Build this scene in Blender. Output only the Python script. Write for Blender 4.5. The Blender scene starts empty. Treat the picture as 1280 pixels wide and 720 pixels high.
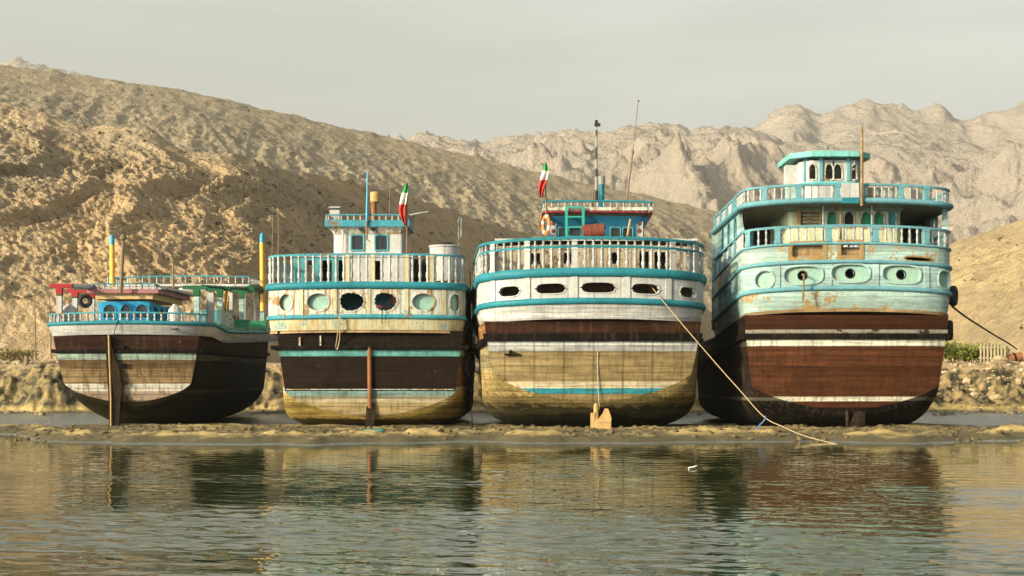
import bpy, math, random
import numpy as np
from mathutils import Vector, Matrix
random.seed(7)
rad = math.radians
SC = bpy.context.scene
COL = SC.collection

# ------------------------------------------------------------------ camera measures
FPX, CAMH, HOR = 2000.0, 2.0, 470.0          # focal length in photo pixels, eye height, eye-level row
def WX(px, Y): return (px - 640.0) * Y / FPX
def WZ(py, Y): return CAMH + (HOR - py) * Y / FPX

# ------------------------------------------------------------------ node helpers
class NT:
    def __init__(self, tree):
        self.t = tree; tree.nodes.clear()
    def n(self, typ, ins=None, **props):
        nd = self.t.nodes.new(typ)
        for k, v in props.items(): setattr(nd, k, v)
        if ins:
            for k, v in ins.items():
                s = nd.inputs[k]
                if isinstance(v, bpy.types.NodeSocket): self.t.links.new(v, s)
                else:
                    if isinstance(v, tuple) and len(v) == 3 and s.type == 'RGBA': v = (*v, 1)
                    s.default_value = v
        return nd
    def math(self, op, a, b=0.0, c=0.0, clamp=False):
        nd = self.n('ShaderNodeMath', {0: a, 1: b, 2: c}, operation=op); nd.use_clamp = clamp
        return nd.outputs[0]
    def mix(self, f, a, b, blend='MIX'):
        nd = self.t.nodes.new('ShaderNodeMix'); nd.data_type = 'RGBA'; nd.blend_type = blend
        for s, v in ((nd.inputs[0], f), (nd.inputs[6], a), (nd.inputs[7], b)):
            if isinstance(v, bpy.types.NodeSocket): self.t.links.new(v, s)
            elif isinstance(v, tuple): s.default_value = (*v[:3], 1)
            else: s.default_value = v
        return nd.outputs[2]
    def ramp(self, f, stops, interp='LINEAR'):
        nd = self.t.nodes.new('ShaderNodeValToRGB'); cr = nd.color_ramp; cr.interpolation = interp
        while len(cr.elements) > 1: cr.elements.remove(cr.elements[-1])
        first = True
        for p, c in stops:
            if isinstance(c, (int, float)): c = (c, c, c)
            if first: e = cr.elements[0]; e.position = p; first = False
            else: e = cr.elements.new(p)
            e.color = (*c[:3], 1)
        self.t.links.new(f, nd.inputs[0]); return nd.outputs[0]
    def noise(self, vec, scale, detail=4, rough=.55, dist=0.0):
        return self.n('ShaderNodeTexNoise', {'Vector': vec, 'Scale': scale, 'Detail': detail, 'Roughness': rough, 'Distortion': dist}).outputs[0]
    def vmul(self, vec, s):
        return self.n('ShaderNodeMapping', {'Vector': vec, 'Scale': s}).outputs[0]
    def out(self, bsdf):
        o = self.n('ShaderNodeOutputMaterial'); self.t.links.new(bsdf, o.inputs['Surface'])

def newmat(name):
    m = bpy.data.materials.new(name); m.use_nodes = True
    return m, NT(m.node_tree)

def weather(name, col=None, bands=None, under=(.30, .23, .14), peel=.12, streak=.35, grime=(.10, .07, .04), rough=.55,
            seam=0.0, vseam=0.0, pscale=1.6, bump=.25, spec=.15, waver=.03, seamdark=.5):
    """weathered paint or timber; bands = [(z from, colour)] painted in strakes from the bottom up"""
    m, N = newmat(name)
    co = N.n('ShaderNodeTexCoord').outputs['Object']
    sep = N.n('ShaderNodeSeparateXYZ', {0: co}).outputs
    n_big = N.noise(co, pscale, 7, .62)
    n_fine = N.noise(co, 9.0, 6, .65)
    if bands:
        z0 = bands[0][0]; z1 = bands[-1][0] + 1.0
        wob = N.math('MULTIPLY', N.math('SUBTRACT', N.noise(co, 2.2, 4), .5), waver)
        zz = N.math('ADD', sep[2], wob)
        f = N.math('DIVIDE', N.math('SUBTRACT', zz, z0), z1 - z0)
        base = N.ramp(f, [((z - z0) / (z1 - z0), c) for z, c in bands], 'CONSTANT')
    else:
        rgb = N.n('ShaderNodeRGB'); rgb.outputs[0].default_value = (*col, 1); base = rgb.outputs[0]
    # patchy fading
    base = N.mix(.55, base, N.mix(1.0, base, N.ramp(n_big, [(.30, .55), (.5, 1.0), (.72, 1.28)]), 'MULTIPLY'))
    # board to board tone
    if seam:
        k = N.math('FLOOR', N.math('DIVIDE', sep[2], seam))
        wn = N.n('ShaderNodeTexWhiteNoise', {'W': k}, noise_dimensions='1D').outputs[0]
        base = N.mix(.7, base, N.mix(1.0, base, N.ramp(wn, [(0, .55), (1, 1.4)]), 'MULTIPLY'))
    if seam:
        gr = N.noise(N.vmul(co, (.45, .45, 7.0)), 1.7, 5, .65)
        base = N.mix(.75, base, N.mix(1.0, base, N.ramp(gr, [(.32, .50), (.5, 1.0), (.68, 1.45)]), 'MULTIPLY'))
    # streaks running down
    sv = N.vmul(co, (5.0, 5.0, .45))
    ns = N.noise(sv, 1.6, 5, .6)
    sf = N.math('MULTIPLY', N.ramp(ns, [(.49, 0.0), (.63, 1.0)]), streak)
    base = N.mix(sf, base, grime)
    # flaked paint down to timber
    pf = N.ramp(N.math('ADD', n_big, N.math('MULTIPLY', N.math('SUBTRACT', n_fine, .5), .55)), [(.80 - peel, 0.0), (.84 - peel, 1.0)])
    if peel > 0: base = N.mix(pf, base, N.mix(n_fine, under, tuple(c * .5 for c in under)))
    base = N.mix(.35, base, N.mix(1.0, base, N.ramp(n_fine, [(.3, .6), (.7, 1.35)]), 'MULTIPLY'))
    h = N.math('ADD', N.math('MULTIPLY', n_fine, .5), N.math('MULTIPLY', pf, -.4))
    for ax, w in ((2, seam), (0, vseam)):
        if w:
            fr = N.math('FRACT', N.math('DIVIDE', N.math('ADD', sep[ax], N.math('MULTIPLY', n_big, .02)), w))
            s = N.math('LESS_THAN', fr, .075)
            base = N.mix(N.math('MULTIPLY', s, seamdark), base, (.02, .014, .01))
            h = N.math('SUBTRACT', h, N.math('MULTIPLY', s, .8))
    bm = N.n('ShaderNodeBump', {'Height': h, 'Strength': bump, 'Distance': .03}).outputs[0]
    rr = N.math('ADD', rough - .12, N.math('MULTIPLY', n_big, .3))
    b = N.n('ShaderNodeBsdfPrincipled', {'Base Color': base, 'Roughness': rr, 'Normal': bm, 'Specular IOR Level': spec})
    N.out(b.outputs[0]); return m

def plain(name, col, rough=.6, metal=0.0, var=.25, scale=6, spec=.4):
    m, N = newmat(name)
    co = N.n('ShaderNodeTexCoord').outputs['Object']
    nf = N.noise(co, scale, 5, .6)
    c = N.mix(nf, tuple(x * (1 - var) for x in col), tuple(min(1, x * (1 + var)) for x in col))
    bm = N.n('ShaderNodeBump', {'Height': nf, 'Strength': .15, 'Distance': .02}).outputs[0]
    b = N.n('ShaderNodeBsdfPrincipled', {'Base Color': c, 'Roughness': rough, 'Metallic': metal, 'Normal': bm, 'Specular IOR Level': spec})
    N.out(b.outputs[0]); return m

# ------------------------------------------------------------------ object helpers
def tag(o, label=None, cat=None, group=None, kind=None):
    if label: o['label'] = label
    if cat: o['category'] = cat
    if group: o['group'] = group
    if kind: o['kind'] = kind
    return o
def empty(name, loc):
    o = bpy.data.objects.new(name, None); o.location = loc; o.empty_display_size = .3
    COL.objects.link(o); return o

class MB:
    """collects shapes, then links them as one mesh object"""
    def __init__(self): self.v = []; self.f = []; self.mi = []
    def add(self, vs, fs, mi=0):
        b = len(self.v); self.v += [tuple(p) for p in vs]
        for f in fs: self.f.append(tuple(b + i for i in f)); self.mi.append(mi)
    def box(self, c, d, rz=0.0, mi=0, M=None, taper=1.0):
        hx, hy, hz = d[0] / 2, d[1] / 2, d[2] / 2
        P = []
        for sx, sy, sz in ((-1,-1,-1),(1,-1,-1),(1,1,-1),(-1,1,-1),(-1,-1,1),(1,-1,1),(1,1,1),(-1,1,1)):
            k = taper if sz > 0 else 1.0
            P.append(Vector((sx * hx * k, sy * hy * k, sz * hz)))
        R = M if M is not None else Matrix.Rotation(rz, 3, 'Z')
        P = [R @ p + Vector(c) for p in P]
        self.add(P, [(0,3,2,1),(4,5,6,7),(0,1,5,4),(1,2,6,5),(2,3,7,6),(3,0,4,7)], mi)
    def tube(self, pts, r, n=8, mi=0, cap=True):
        pts = [Vector(p) for p in pts]; N = len(pts)
        rs = r if isinstance(r, (list, tuple)) else [r] * N
        vs = []; up = Vector((0, 0, 1)); last = None
        for i, p in enumerate(pts):
            t = (pts[min(i + 1, N - 1)] - pts[max(i - 1, 0)]).normalized()
            if last is None:
                a = t.cross(up) if abs(t.z) < .95 else t.cross(Vector((1, 0, 0)))
            else: a = last - t * last.dot(t)
            a.normalize(); last = a; b = t.cross(a)
            for k in range(n):
                q = 2 * math.pi * k / n
                vs.append(p + (a * math.cos(q) + b * math.sin(q)) * rs[i])
        fs = []
        for i in range(N - 1):
            for k in range(n):
                k2 = (k + 1) % n
                fs.append((i * n + k, i * n + k2, (i + 1) * n + k2, (i + 1) * n + k))
        if cap:
            fs.append(tuple(range(n - 1, -1, -1))); fs.append(tuple((N - 1) * n + k for k in range(n)))
        self.add(vs, fs, mi)
    def lathe(self, prof, c=(0, 0, 0), n=12, mi=0, M=None):
        vs = []; fs = []; N = len(prof)
        for r, z in prof:
            for k in range(n):
                q = 2 * math.pi * (k + .5) / n
                p = Vector((r * math.cos(q), r * math.sin(q), z))
                vs.append((M @ p if M is not None else p) + Vector(c))
        for i in range(N - 1):
            for k in range(n):
                k2 = (k + 1) % n
                fs.append((i * n + k, i * n + k2, (i + 1) * n + k2, (i + 1) * n + k))
        fs.append(tuple(range(n - 1, -1, -1))); fs.append(tuple((N - 1) * n + k for k in range(n)))
        self.add(vs, fs, mi)
    def torus(self, c, R, r, M=None, n=24, m=10, mi=0, sq=1.0):
        vs = []; fs = []
        for i in range(n):
            a = 2 * math.pi * i / n
            for j in range(m):
                b = 2 * math.pi * j / m
                p = Vector(((R + r * math.cos(b)) * math.cos(a), (R + r * math.cos(b)) * math.sin(a), r * sq * math.sin(b)))
                vs.append((M @ p if M is not None else p) + Vector(c))
        for i in range(n):
            for j in range(m):
                i2, j2 = (i + 1) % n, (j + 1) % m
                fs.append((i * m + j, i2 * m + j, i2 * m + j2, i * m + j2))
        self.add(vs, fs, mi)
    def grid(self, rows, mi=0, flip=False):
        n = len(rows[0]); vs = [p for r in rows for p in r]; fs = []
        for i in range(len(rows) - 1):
            for k in range(n - 1):
                f = (i * n + k, i * n + k + 1, (i + 1) * n + k + 1, (i + 1) * n + k)
                fs.append(f[::-1] if flip else f)
        self.add(vs, fs, mi)
    def build(self, name, mat, parent=None, smooth=True, loc=None, angle=32):
        me = bpy.data.meshes.new(name); me.from_pydata(self.v, [], self.f); me.validate()
        for m in (mat if isinstance(mat, (list, tuple)) else [mat]): me.materials.append(m)
        if any(self.mi) and len(self.mi) == len(me.polygons): me.polygons.foreach_set('material_index', self.mi)
        if smooth:
            me.shade_smooth(); me.set_sharp_from_angle(angle=rad(angle))
        o = bpy.data.objects.new(name, me); COL.objects.link(o)
        if parent is not None: o.parent = parent
        if loc is not None: o.location = loc
        return o
def inst(src, parent, loc, rz=0.0, scale=None):
    o = src.copy(); COL.objects.link(o); o.parent = parent; o.location = loc; o.rotation_euler = (0, 0, rz)
    if scale: o.scale = scale
    return o

# ------------------------------------------------------------------ noise in numpy
_rng = np.random.RandomState(11)
_perm = np.concatenate([_rng.permutation(512)] * 3)
_gr = np.stack([np.cos(np.linspace(0, 2 * np.pi, 512, endpoint=False)), np.sin(np.linspace(0, 2 * np.pi, 512, endpoint=False))], 1)
def pn(x, y):
    xi = np.floor(x).astype(int); yi = np.floor(y).astype(int); xf = x - xi; yf = y - yi
    u = xf * xf * xf * (xf * (xf * 6 - 15) + 10); v = yf * yf * yf * (yf * (yf * 6 - 15) + 10)
    def g(ix, iy, dx, dy):
        h = _perm[(_perm[ix & 511] + iy) & 511]; q = _gr[h]; return q[..., 0] * dx + q[..., 1] * dy
    a = g(xi, yi, xf, yf); b = g(xi + 1, yi, xf - 1, yf); c = g(xi, yi + 1, xf, yf - 1); d = g(xi + 1, yi + 1, xf - 1, yf - 1)
    return (a + u * (b - a) + v * ((c + u * (d - c)) - (a + u * (b - a)))) * 1.5
def fbm(x, y, o=5, gain=.5, lac=2.03):
    s = 0; a = 1.0
    for i in range(o): s = s + a * pn(x + 17.3 * i, y - 9.1 * i); x = x * lac; y = y * lac; a *= gain
    return s
def ridged(x, y, o=5, gain=.5, lac=2.07):
    s = 0; a = 1.0; w = 1.0; t = 0
    for i in range(o):
        n = 1 - np.abs(pn(x + 31.7 * i, y + 5.3 * i)) ; n = n * n
        s = s + a * n * w; w = np.clip(n * 1.3, 0, 1); t += a; x = x * lac; y = y * lac; a *= gain
    return s / t
def stab(u, pts, w=55):
    return sum(tab(u + w * k / 4, pts) for k in range(-4, 5)) / 9
def tab(u, pts): 
    p = np.array(pts, float); return np.interp(u, p[:, 0], p[:, 1])
def sstep(a, b, x):
    t = np.clip((x - a) / (b - a), 0, 1); return t * t * (3 - 2 * t)
def sheet(name, X, Y, Z, mat, kind='structure'):
    nr, nc = X.shape
    me = bpy.data.meshes.new(name)
    me.vertices.add(nr * nc); me.vertices.foreach_set('co', np.stack([X, Y, Z], -1).astype(np.float32).ravel())
    i = np.arange(nr - 1)[:, None] * nc + np.arange(nc - 1)[None]
    q = np.stack([i, i + 1, i + nc + 1, i + nc], -1).reshape(-1)
    nf = (nr - 1) * (nc - 1)
    me.loops.add(nf * 4); me.loops.foreach_set('vertex_index', q.astype(np.int32))
    me.polygons.add(nf); me.polygons.foreach_set('loop_start', np.arange(0, nf * 4, 4, dtype=np.int32))
    me.update(calc_edges=True); me.validate()
    me.materials.append(mat); me.shade_smooth()
    o = bpy.data.objects.new(name, me); COL.objects.link(o); o['kind'] = kind
    return o
EXPO = 0.55
WAVE = 1.0
HAZE = 0.00014
# ================================================================== camera, sky, sun
cam = bpy.data.cameras.new('camera'); camo = bpy.data.objects.new('camera', cam); COL.objects.link(camo)
cam.sensor_width = 36; cam.lens = FPX / 1280 * 36; cam.shift_y = (HOR - 360) / 1280
camo.location = (0, 0, CAMH); camo.rotation_euler = (rad(90), 0, 0)
cam.clip_start = .5; cam.clip_end = 20000; SC.camera = camo

SUN_AZ, SUN_EL = 54.0, 18.0                 # degrees left of straight behind the camera, height
sd = Vector((-math.sin(rad(SUN_AZ)) * math.cos(rad(SUN_EL)), -math.cos(rad(SUN_AZ)) * math.cos(rad(SUN_EL)), math.sin(rad(SUN_EL))))
sun = bpy.data.lights.new('sun', 'SUN'); suno = bpy.data.objects.new('sun', sun); COL.objects.link(suno)
sun.energy = 4.35; sun.angle = rad(.6); sun.color = (.98, .80, .50)
suno.rotation_euler = (-sd).to_track_quat('-Z', 'Y').to_euler(); suno.location = (-40, -30, 40)

world = bpy.data.worlds.new('World'); SC.world = world; world.use_nodes = True
W = NT(world.node_tree)
sky = W.n('ShaderNodeTexSky', sky_type='NISHITA', sun_disc=False, sun_elevation=rad(SUN_EL), sun_rotation=rad(180 + SUN_AZ),
          altitude=0, air_density=1.0, dust_density=4.0, ozone_density=1.0)
hs = W.n('ShaderNodeHueSaturation', {'Color': sky.outputs[0], 'Saturation': .10, 'Value': 1.0})
# thin high streaks of cloud over a hazy warm sky
geo = W.n('ShaderNodeTexCoord').outputs['Generated']
cl = W.ramp(W.noise(W.vmul(geo, (1.2, 1.2, 9.0)), 2.6, 6, .6, .4), [(.40, .94), (.68, 1.11)])
tint = W.mix(1.0, W.mix(1.0, hs.outputs[0], (.985, 1.03, .95), 'MULTIPLY'), cl, 'MULTIPLY')
bg = W.n('ShaderNodeBackground', {'Color': tint, 'Strength': .15})
wo = W.n('ShaderNodeOutputWorld'); W.t.links.new(bg.outputs[0], wo.inputs[0])
SC.view_settings.view_transform = 'Standard'; SC.view_settings.look = 'None'; SC.view_settings.gamma = 1
SC.view_settings.exposure = EXPO
SC.cycles.max_bounces = 6; SC.cycles.volume_bounces = 0; SC.cycles.use_denoising = True
SC.cycles.sample_clamp_indirect = 6

# ================================================================== ground
def base_ground(X, Y):
    sh = 47.3 + 2.0 * pn(X / 8.0, X * 0 + 3.3) + 1.1 * pn(X / 2.6, X * 0 + 8.1) + .4 * pn(X / .9, X * 0 + 2.1) + 6.5 * np.exp(-((X + 18.5) / 4.5) ** 2) + 1.6 * np.exp(-((X - 18.5) / 5.0) ** 2)
    d = Y - sh
    z = -.5 + .5 * sstep(-9, 0, d) + .17 * np.clip(d / 1.1, 0, 1) 
    z = z + .02 * sstep(4, 9, d)
    # mounds of the bar
    m = fbm(X / 4.2, Y / 2.0, 4); bar = sstep(-.5, 2.0, d) * (1 - sstep(64, 72, Y))
    z = z + bar * (.10 * np.clip(m, -.3, 1) + .03 * fbm(X / .5, Y / .5, 3))
    # low rim of hummocks nearest the water
    z = z + .20 * np.exp(-((d - 1.9) / 1.3) ** 2) * np.clip(fbm(X / 1.7 + 4, Y / 1.2, 4) + .15, 0, 1)
    z = z - .30 * bar * np.clip(fbm(X / 2.3 + 40, Y / 1.5, 3) - .30, 0, 1) * sstep(3, 4.5, d)
    # channel behind the bar
    ch = sstep(58, 64, Y) * (1 - sstep(78, 82, Y))
    z = z - .15 * ch + .035 * ch * fbm(X / 1.6, Y / 3.4, 4)
    # side pools by the outer boats
    z = z - .11 * np.exp(-((X + 19.5) / 3.6) ** 2) * sstep(50, 54, Y) * (1 - ch) - .09 * np.exp(-((X - 20.5) / 3.4) ** 2) * sstep(52, 56, Y) * (1 - ch)
    # bank
    e = 81.5 + 1.8 * pn(X / 7.0, X * 0 + 1.7) + 1.1 * pn(X / 2.3, X * 0 + 5.7)
    bk = sstep(0, 1, (Y - e) / (3.6 + 7.5 * sstep(17, 22, X)))
    r = ridged(X / 2.4 + .2 * fbm(X / 3, Y / 3, 2), Y / 3.4, 4)
    face = np.clip(bk * (1 - bk) * 4, 0, 1)
    z = z + 2.45 * bk + face * (1.35 * (r - .5) + .5 * (ridged(X / .9, Y / .9, 3) - .5) + .18 * fbm(X / .35, Y / .35, 2))
    top = sstep(.9, 1, bk)
    z = z + top * (.10 * fbm(X / 4, Y / 5, 4) + .35 * np.clip(fbm(X / 2.2 + 9, Y / 2.2, 3), 0, 1) * sstep(15, 19, X) * (1 - sstep(96, 102, Y)))
    z = z + sstep(95, 400, Y) * .9
    return z
us = np.concatenate([np.arange(-900, -80, 20), np.arange(-80, 1360, 1.9), np.arange(1360, 2200, 20)])
ys = np.concatenate([np.arange(4, 42, 2.0), np.arange(42, 62, .11), np.arange(62, 79, .35), np.arange(79, 93, .10), np.geomspace(93.1, 140, 60), np.geomspace(143, 6000, 60)])
Yg, Ug = np.meshgrid(ys, us, indexing='ij'); Xg = (Ug - 640) * Yg / FPX
Zg = base_ground(Xg, Yg)
m, N = newmat('mud_and_sand')
g = N.n('ShaderNodeNewGeometry'); P = g.outputs['Position']; sp = N.n('ShaderNodeSeparateXYZ', {0: P}).outputs
nz = N.n('ShaderNodeSeparateXYZ', {0: g.outputs['Normal']}).outputs[2]
n1 = N.noise(P, .55, 7, .6); n2 = N.noise(P, 5.0, 6, .65); n3 = N.noise(P, .12, 4)
z_ = N.math('ADD', sp[2], N.math('MULTIPLY', N.math('SUBTRACT', n1, .5), .06))
chan = N.ramp(N.math('DIVIDE', sp[1], 100.0), [(.555, 0.0), (.60, 1.0)])
wet = N.math('MAXIMUM', N.ramp(N.math('MULTIPLY', z_, 3.0), [(.03, 1.0), (.13, 0.0)]), N.math('MULTIPLY', chan, N.ramp(N.math('MULTIPLY', z_, 3.0), [(.26, 1.0), (.46, 0.0)])))
nm = N.noise(P, 1.0, 8, .68)
hz_ = N.math('ADD', sp[2], N.math('MULTIPLY', N.math('SUBTRACT', nm, .5), .42))
dry = N.mix(N.ramp(N.math('MULTIPLY', hz_, 2.0), [(.36, 0), (.58, 1)]), (.085, .068, .030), (.38, .28, .11))
wet_skyc = N.mix(n2, (.06, .07, .072), (.22, .24, .24))  # wet silt tone, lightened to paint in the pale bluish sky reflection
bar = N.mix(wet, dry, wet_skyc)
upper = N.ramp(sp[2], [(.0, 0), (.012, 0), (.03, 1)]) # unused scale guard
bankf = N.math('MULTIPLY', N.ramp(N.math('DIVIDE', sp[2], 4.0), [(.085, 0.0), (.14, 1.0)]), 1.0)
bankc = N.mix(N.ramp(N.noise(P, 1.4, 8, .66), [(.42, 0), (.60, 1)]), (.032, .028, .015), (.27, .20, .09))
topc = N.mix(N.ramp(n1, [(.35, 0), (.65, 1)]), (.24, .17, .09), (.40, .29, .165))
flat = N.math('MULTIPLY', N.ramp(nz, [(.80, 0), (.94, 1)]), N.ramp(N.math('DIVIDE', sp[2], 4.0), [(.5, 0), (.58, 1)]))
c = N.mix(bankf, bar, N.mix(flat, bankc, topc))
c = N.mix(.5, c, N.mix(1.0, c, N.ramp(n2, [(.3, .55), (.7, 1.4)]), 'MULTIPLY'))
hb = N.math('ADD', N.math('MULTIPLY', n2, .6), N.math('MULTIPLY', N.noise(P, 22, 4, .6), .3))
bm = N.n('ShaderNodeBump', {'Height': hb, 'Strength': .7, 'Distance': .09}).outputs[0]
rgh = N.math('SUBTRACT', .92, N.math('MULTIPLY', N.math('MULTIPLY', wet, N.math('SUBTRACT', 1.0, bankf)), .68))
N.out(N.n('ShaderNodeBsdfPrincipled', {'Base Color': c, 'Roughness': rgh, 'Normal': bm, 'Specular IOR Level': .45}).outputs[0])
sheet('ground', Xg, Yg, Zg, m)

# ================================================================== water: a real rippled surface
ux = np.concatenate([np.arange(-1500, -60, 60), np.arange(-60, 1345, 2.7), np.arange(1345, 2800, 60)])
yw = np.concatenate([np.geomspace(3, 13, 25)[:-1], np.geomspace(13, 50, 900), np.linspace(50.5, 84, 60)])
Yw, Uw = np.meshgrid(yw, ux, indexing='ij'); Xw = (Uw - 640) * Yw / FPX
def ripples(X, Y):
    z = np.zeros_like(X); r = np.random.RandomState(5)
    for i in range(34):
        lam = .15 * (6.5 ** r.rand()); th = r.normal(1.45, .6); k = 2 * np.pi / lam
        a = .0018 * lam ** 1.0
        z += a * np.sin(k * (X * np.cos(th) + Y * np.sin(th)) + r.rand() * 6.3 + 1.6 * pn(X / 3.1 + i, Y / 3.1))
    patch = .35 + 1.1 * sstep(-.5, .6, fbm(X / 9 + 2, Y / 6, 3))
    calm = .36 + .55 * (1 - sstep(26, 42, Y)) + 1.05 * (1 - sstep(14, 27, Y))
    return z * patch * calm * (1 - sstep(46, 56, Y) * .6)
Zw = ripples(Xw, Yw) * WAVE
m, N = newmat('sea_water')
P = N.n('ShaderNodeNewGeometry').outputs['Position']
h = N.math('ADD', N.noise(N.vmul(P, (1.0, 1.5, 1)), 3.2, 3, .5), N.math('MULTIPLY', N.noise(P, 11.0, 2, .5), .22))
bm = N.n('ShaderNodeBump', {'Height': h, 'Strength': .035, 'Distance': .04}).outputs[0]
N.out(N.n('ShaderNodeBsdfPrincipled', {'Base Color': (.028, .038, .013, 1), 'Roughness': .03, 'IOR': 1.36, 'Normal': bm, 'Specular IOR Level': .5, 'Specular Tint': (1.0, .965, .60, 1)}).outputs[0])
sheet('water', Xw, Yw, Zw, m)

# ================================================================== hills
def rock(name, a, b, cdark, scale=1.0, scrub=0.5, strata=0.0):
    m, N = newmat(name)
    g = N.n('ShaderNodeNewGeometry'); P = g.outputs['Position']
    nz = N.n('ShaderNodeSeparateXYZ', {0: g.outputs['Normal']}).outputs[2]
    n1 = N.noise(P, .035 * scale, 8, .62); n2 = N.noise(P, .35 * scale, 7, .65); n3 = N.noise(P, 1.6 * scale, 5, .65)
    c = N.mix(N.ramp(n1, [(.35, 0), (.65, 1)]), a, b)
    c = N.mix(N.math('MULTIPLY', N.ramp(n2, [(.46, 0), (.66, 1)]), .5), c, cdark)
    if strata:
        st = N.noise(N.vmul(P, (.25, .25, 1.0)), .5 * scale, 5, .6, .6)
        c = N.mix(strata, c, N.mix(1.0, c, N.ramp(st, [(.35, .55), (.65, 1.3)]), 'MULTIPLY'))
    c = N.mix(N.math('MULTIPLY', N.math('MULTIPLY', N.ramp(n3, [(.58, 0), (.66, 1)]), N.ramp(nz, [(.45, 0), (.75, 1)])), scrub), c, (.07, .06, .035))
    n4 = N.noise(P, 5.5 * scale, 4, .7)
    c = N.mix(.6, c, N.mix(1.0, c, N.ramp(n4, [(.32, .55), (.68, 1.4)]), 'MULTIPLY'))
    h = N.math('ADD', N.math('ADD', N.math('MULTIPLY', n2, .8), N.math('MULTIPLY', n3, .5)), N.math('MULTIPLY', n4, .2))
    bm = N.n('ShaderNodeBump', {'Height': h, 'Strength': .9, 'Distance': 1.6 / scale}).outputs[0]
    N.out(N.n('ShaderNodeBsdfPrincipled', {'Base Color': c, 'Roughness': .95, 'Normal': bm, 'Specular IOR Level': .15}).outputs[0])
    return m

def hill(name, us, ts, Yf, Yr, ridge, foot, pw, relief, mat, ypow=1.0, back=1.4, skew=0.0):
    """a hill: foot line and crest line at their real distances, relief added in metres"""
    T, U = np.meshgrid(ts, us, indexing='ij')
    yf, yr = stab(U, Yf), stab(U, Yr)
    Y = yf + (yr - yf) * np.sign(T) * np.abs(T) ** ypow
    e = np.where(T <= 1, np.clip(T, 0, 1) ** pw, 1 - (T - 1) * back)
    e = np.where(T < 0, T * 1.5, e)
    rp = stab(U, ridge, 5)
    zc = WZ(rp, yr); zf = WZ(foot, yf)
    Z = zf + (zc - zf) * e
    X = (U - 640) * Y / FPX
    dX, dY, dZ = relief(X, Y, Z, T, U)
    return sheet(name, X + dX, Y + dY, Z + dZ, mat)

# --- near spur with gullied cliff
def rel_a(X, Y, Z, T, U):
    env = np.clip(T * 4, 0, 1) * (1 - .80 * sstep(.72, 1.0, T))
    wx = X + 5.5 * fbm(X / 24, Z / 16 + Y / 40, 4) + .16 * Z
    g = ridged(wx / 15.0, Z / 95 + Y / 170, 3, .5) - .55
    g2 = ridged(wx / 4.6 + .3, Z / 50 + Y / 110, 4, .55) - .5
    lay = pn(wx * 0 + 3.7, Z / 1.9 + X / 16 + .5 * fbm(X / 9, Z / 9, 2))          # beds of harder rock
    f = ridged(wx / 1.9, Z / 6 + Y / 16, 5, .62) - .5
    f2 = fbm(X / .8 + 5, Z / .6 + Y / 1.0, 3, .6)
    near = 1 - .25 * sstep(340, 520, U)
    out = env * near * (3.5 * g + 1.7 * g2 + .50 * lay + 1.15 * f + .42 * f2)
    return out * -.15, -out * .85, out * .42 + .5 * sstep(.6, 1.1, T) * fbm(X / 5, Y / 5, 4)
mA = rock('cliff_rock', (.57, .41, .235), (.44, .345, .23), (.25, .215, .165), 1.0, .40, .25)
ta = np.concatenate([np.linspace(-.06, .02, 4), np.linspace(.03, 1.0, 330), np.linspace(1.01, 1.6, 25)])
hill('hill_near', np.arange(-420, 1012, 1.7), ta,
     [(-420, 120), (0, 124), (250, 128), (330, 132), (420, 148), (520, 180), (620, 222), (720, 270), (1012, 400)],
     [(-420, 190), (0, 184), (250, 180), (330, 182), (420, 205), (520, 240), (620, 282), (720, 330), (1012, 450)],
     [(-420, 70), (0, 129), (60, 143), (105, 157), (190, 166), (233, 186), (320, 202), (404, 221), (462, 231), (520, 246), (600, 276), (690, 303), (800, 345), (900, 395), (1012, 450)],
     463, .80, rel_a, mA, 1.05)
# --- long middle hill
def rel_b(X, Y, Z, T, U):
    env = np.clip(T * 3, 0, 1) * (1 - .85 * sstep(.6, 1.0, T))
    p = X * .36 + Z + 4 * fbm(X / 40, Y / 60, 3); q = X - .36 * Z
    g = ridged(p / 26, q / 120, 4, .5) - .5
    g2 = ridged(X / 13 + p / 30, Y / 44 + q / 90, 5, .6) - .5
    f = ridged(X / 5.5, Y / 9, 5, .62) - .5
    o = env * (4.5 * g + 3.0 * g2 + 2.0 * f + .6 * fbm(X / 2.0, Y / 3.5, 3, .6))
    return 0 * X, -o * .5, o * .6 + .8 * fbm(X / 14, Y / 14, 5, .55) * sstep(.5, 1, T)
mB = rock('scree_slope', (.50, .395, .26), (.38, .315, .22), (.22, .19, .145), .5, .5, .2)
tb = np.concatenate([np.linspace(-.05, 0, 3), np.linspace(.02, 1.0, 230), np.linspace(1.02, 1.6, 20)])
hill('hill_middle', np.arange(-700, 1320, 2.2), tb,
     [(-700, 280), (0, 320), (400, 380), (800, 470), (1320, 600)], [(-700, 560), (0, 600), (400, 680), (800, 790), (1320, 900)],
     [(-700, 60), (-200, 70), (0, 81), (33, 85), (67, 88), (97, 95), (167, 103), (213, 110), (253, 117), (320, 133), (400, 153), (510, 177), (600, 197), (700, 222), (800, 243), (890, 263), (1000, 300), (1200, 370), (1320, 430)],
     462, .85, rel_b, mB)
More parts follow.
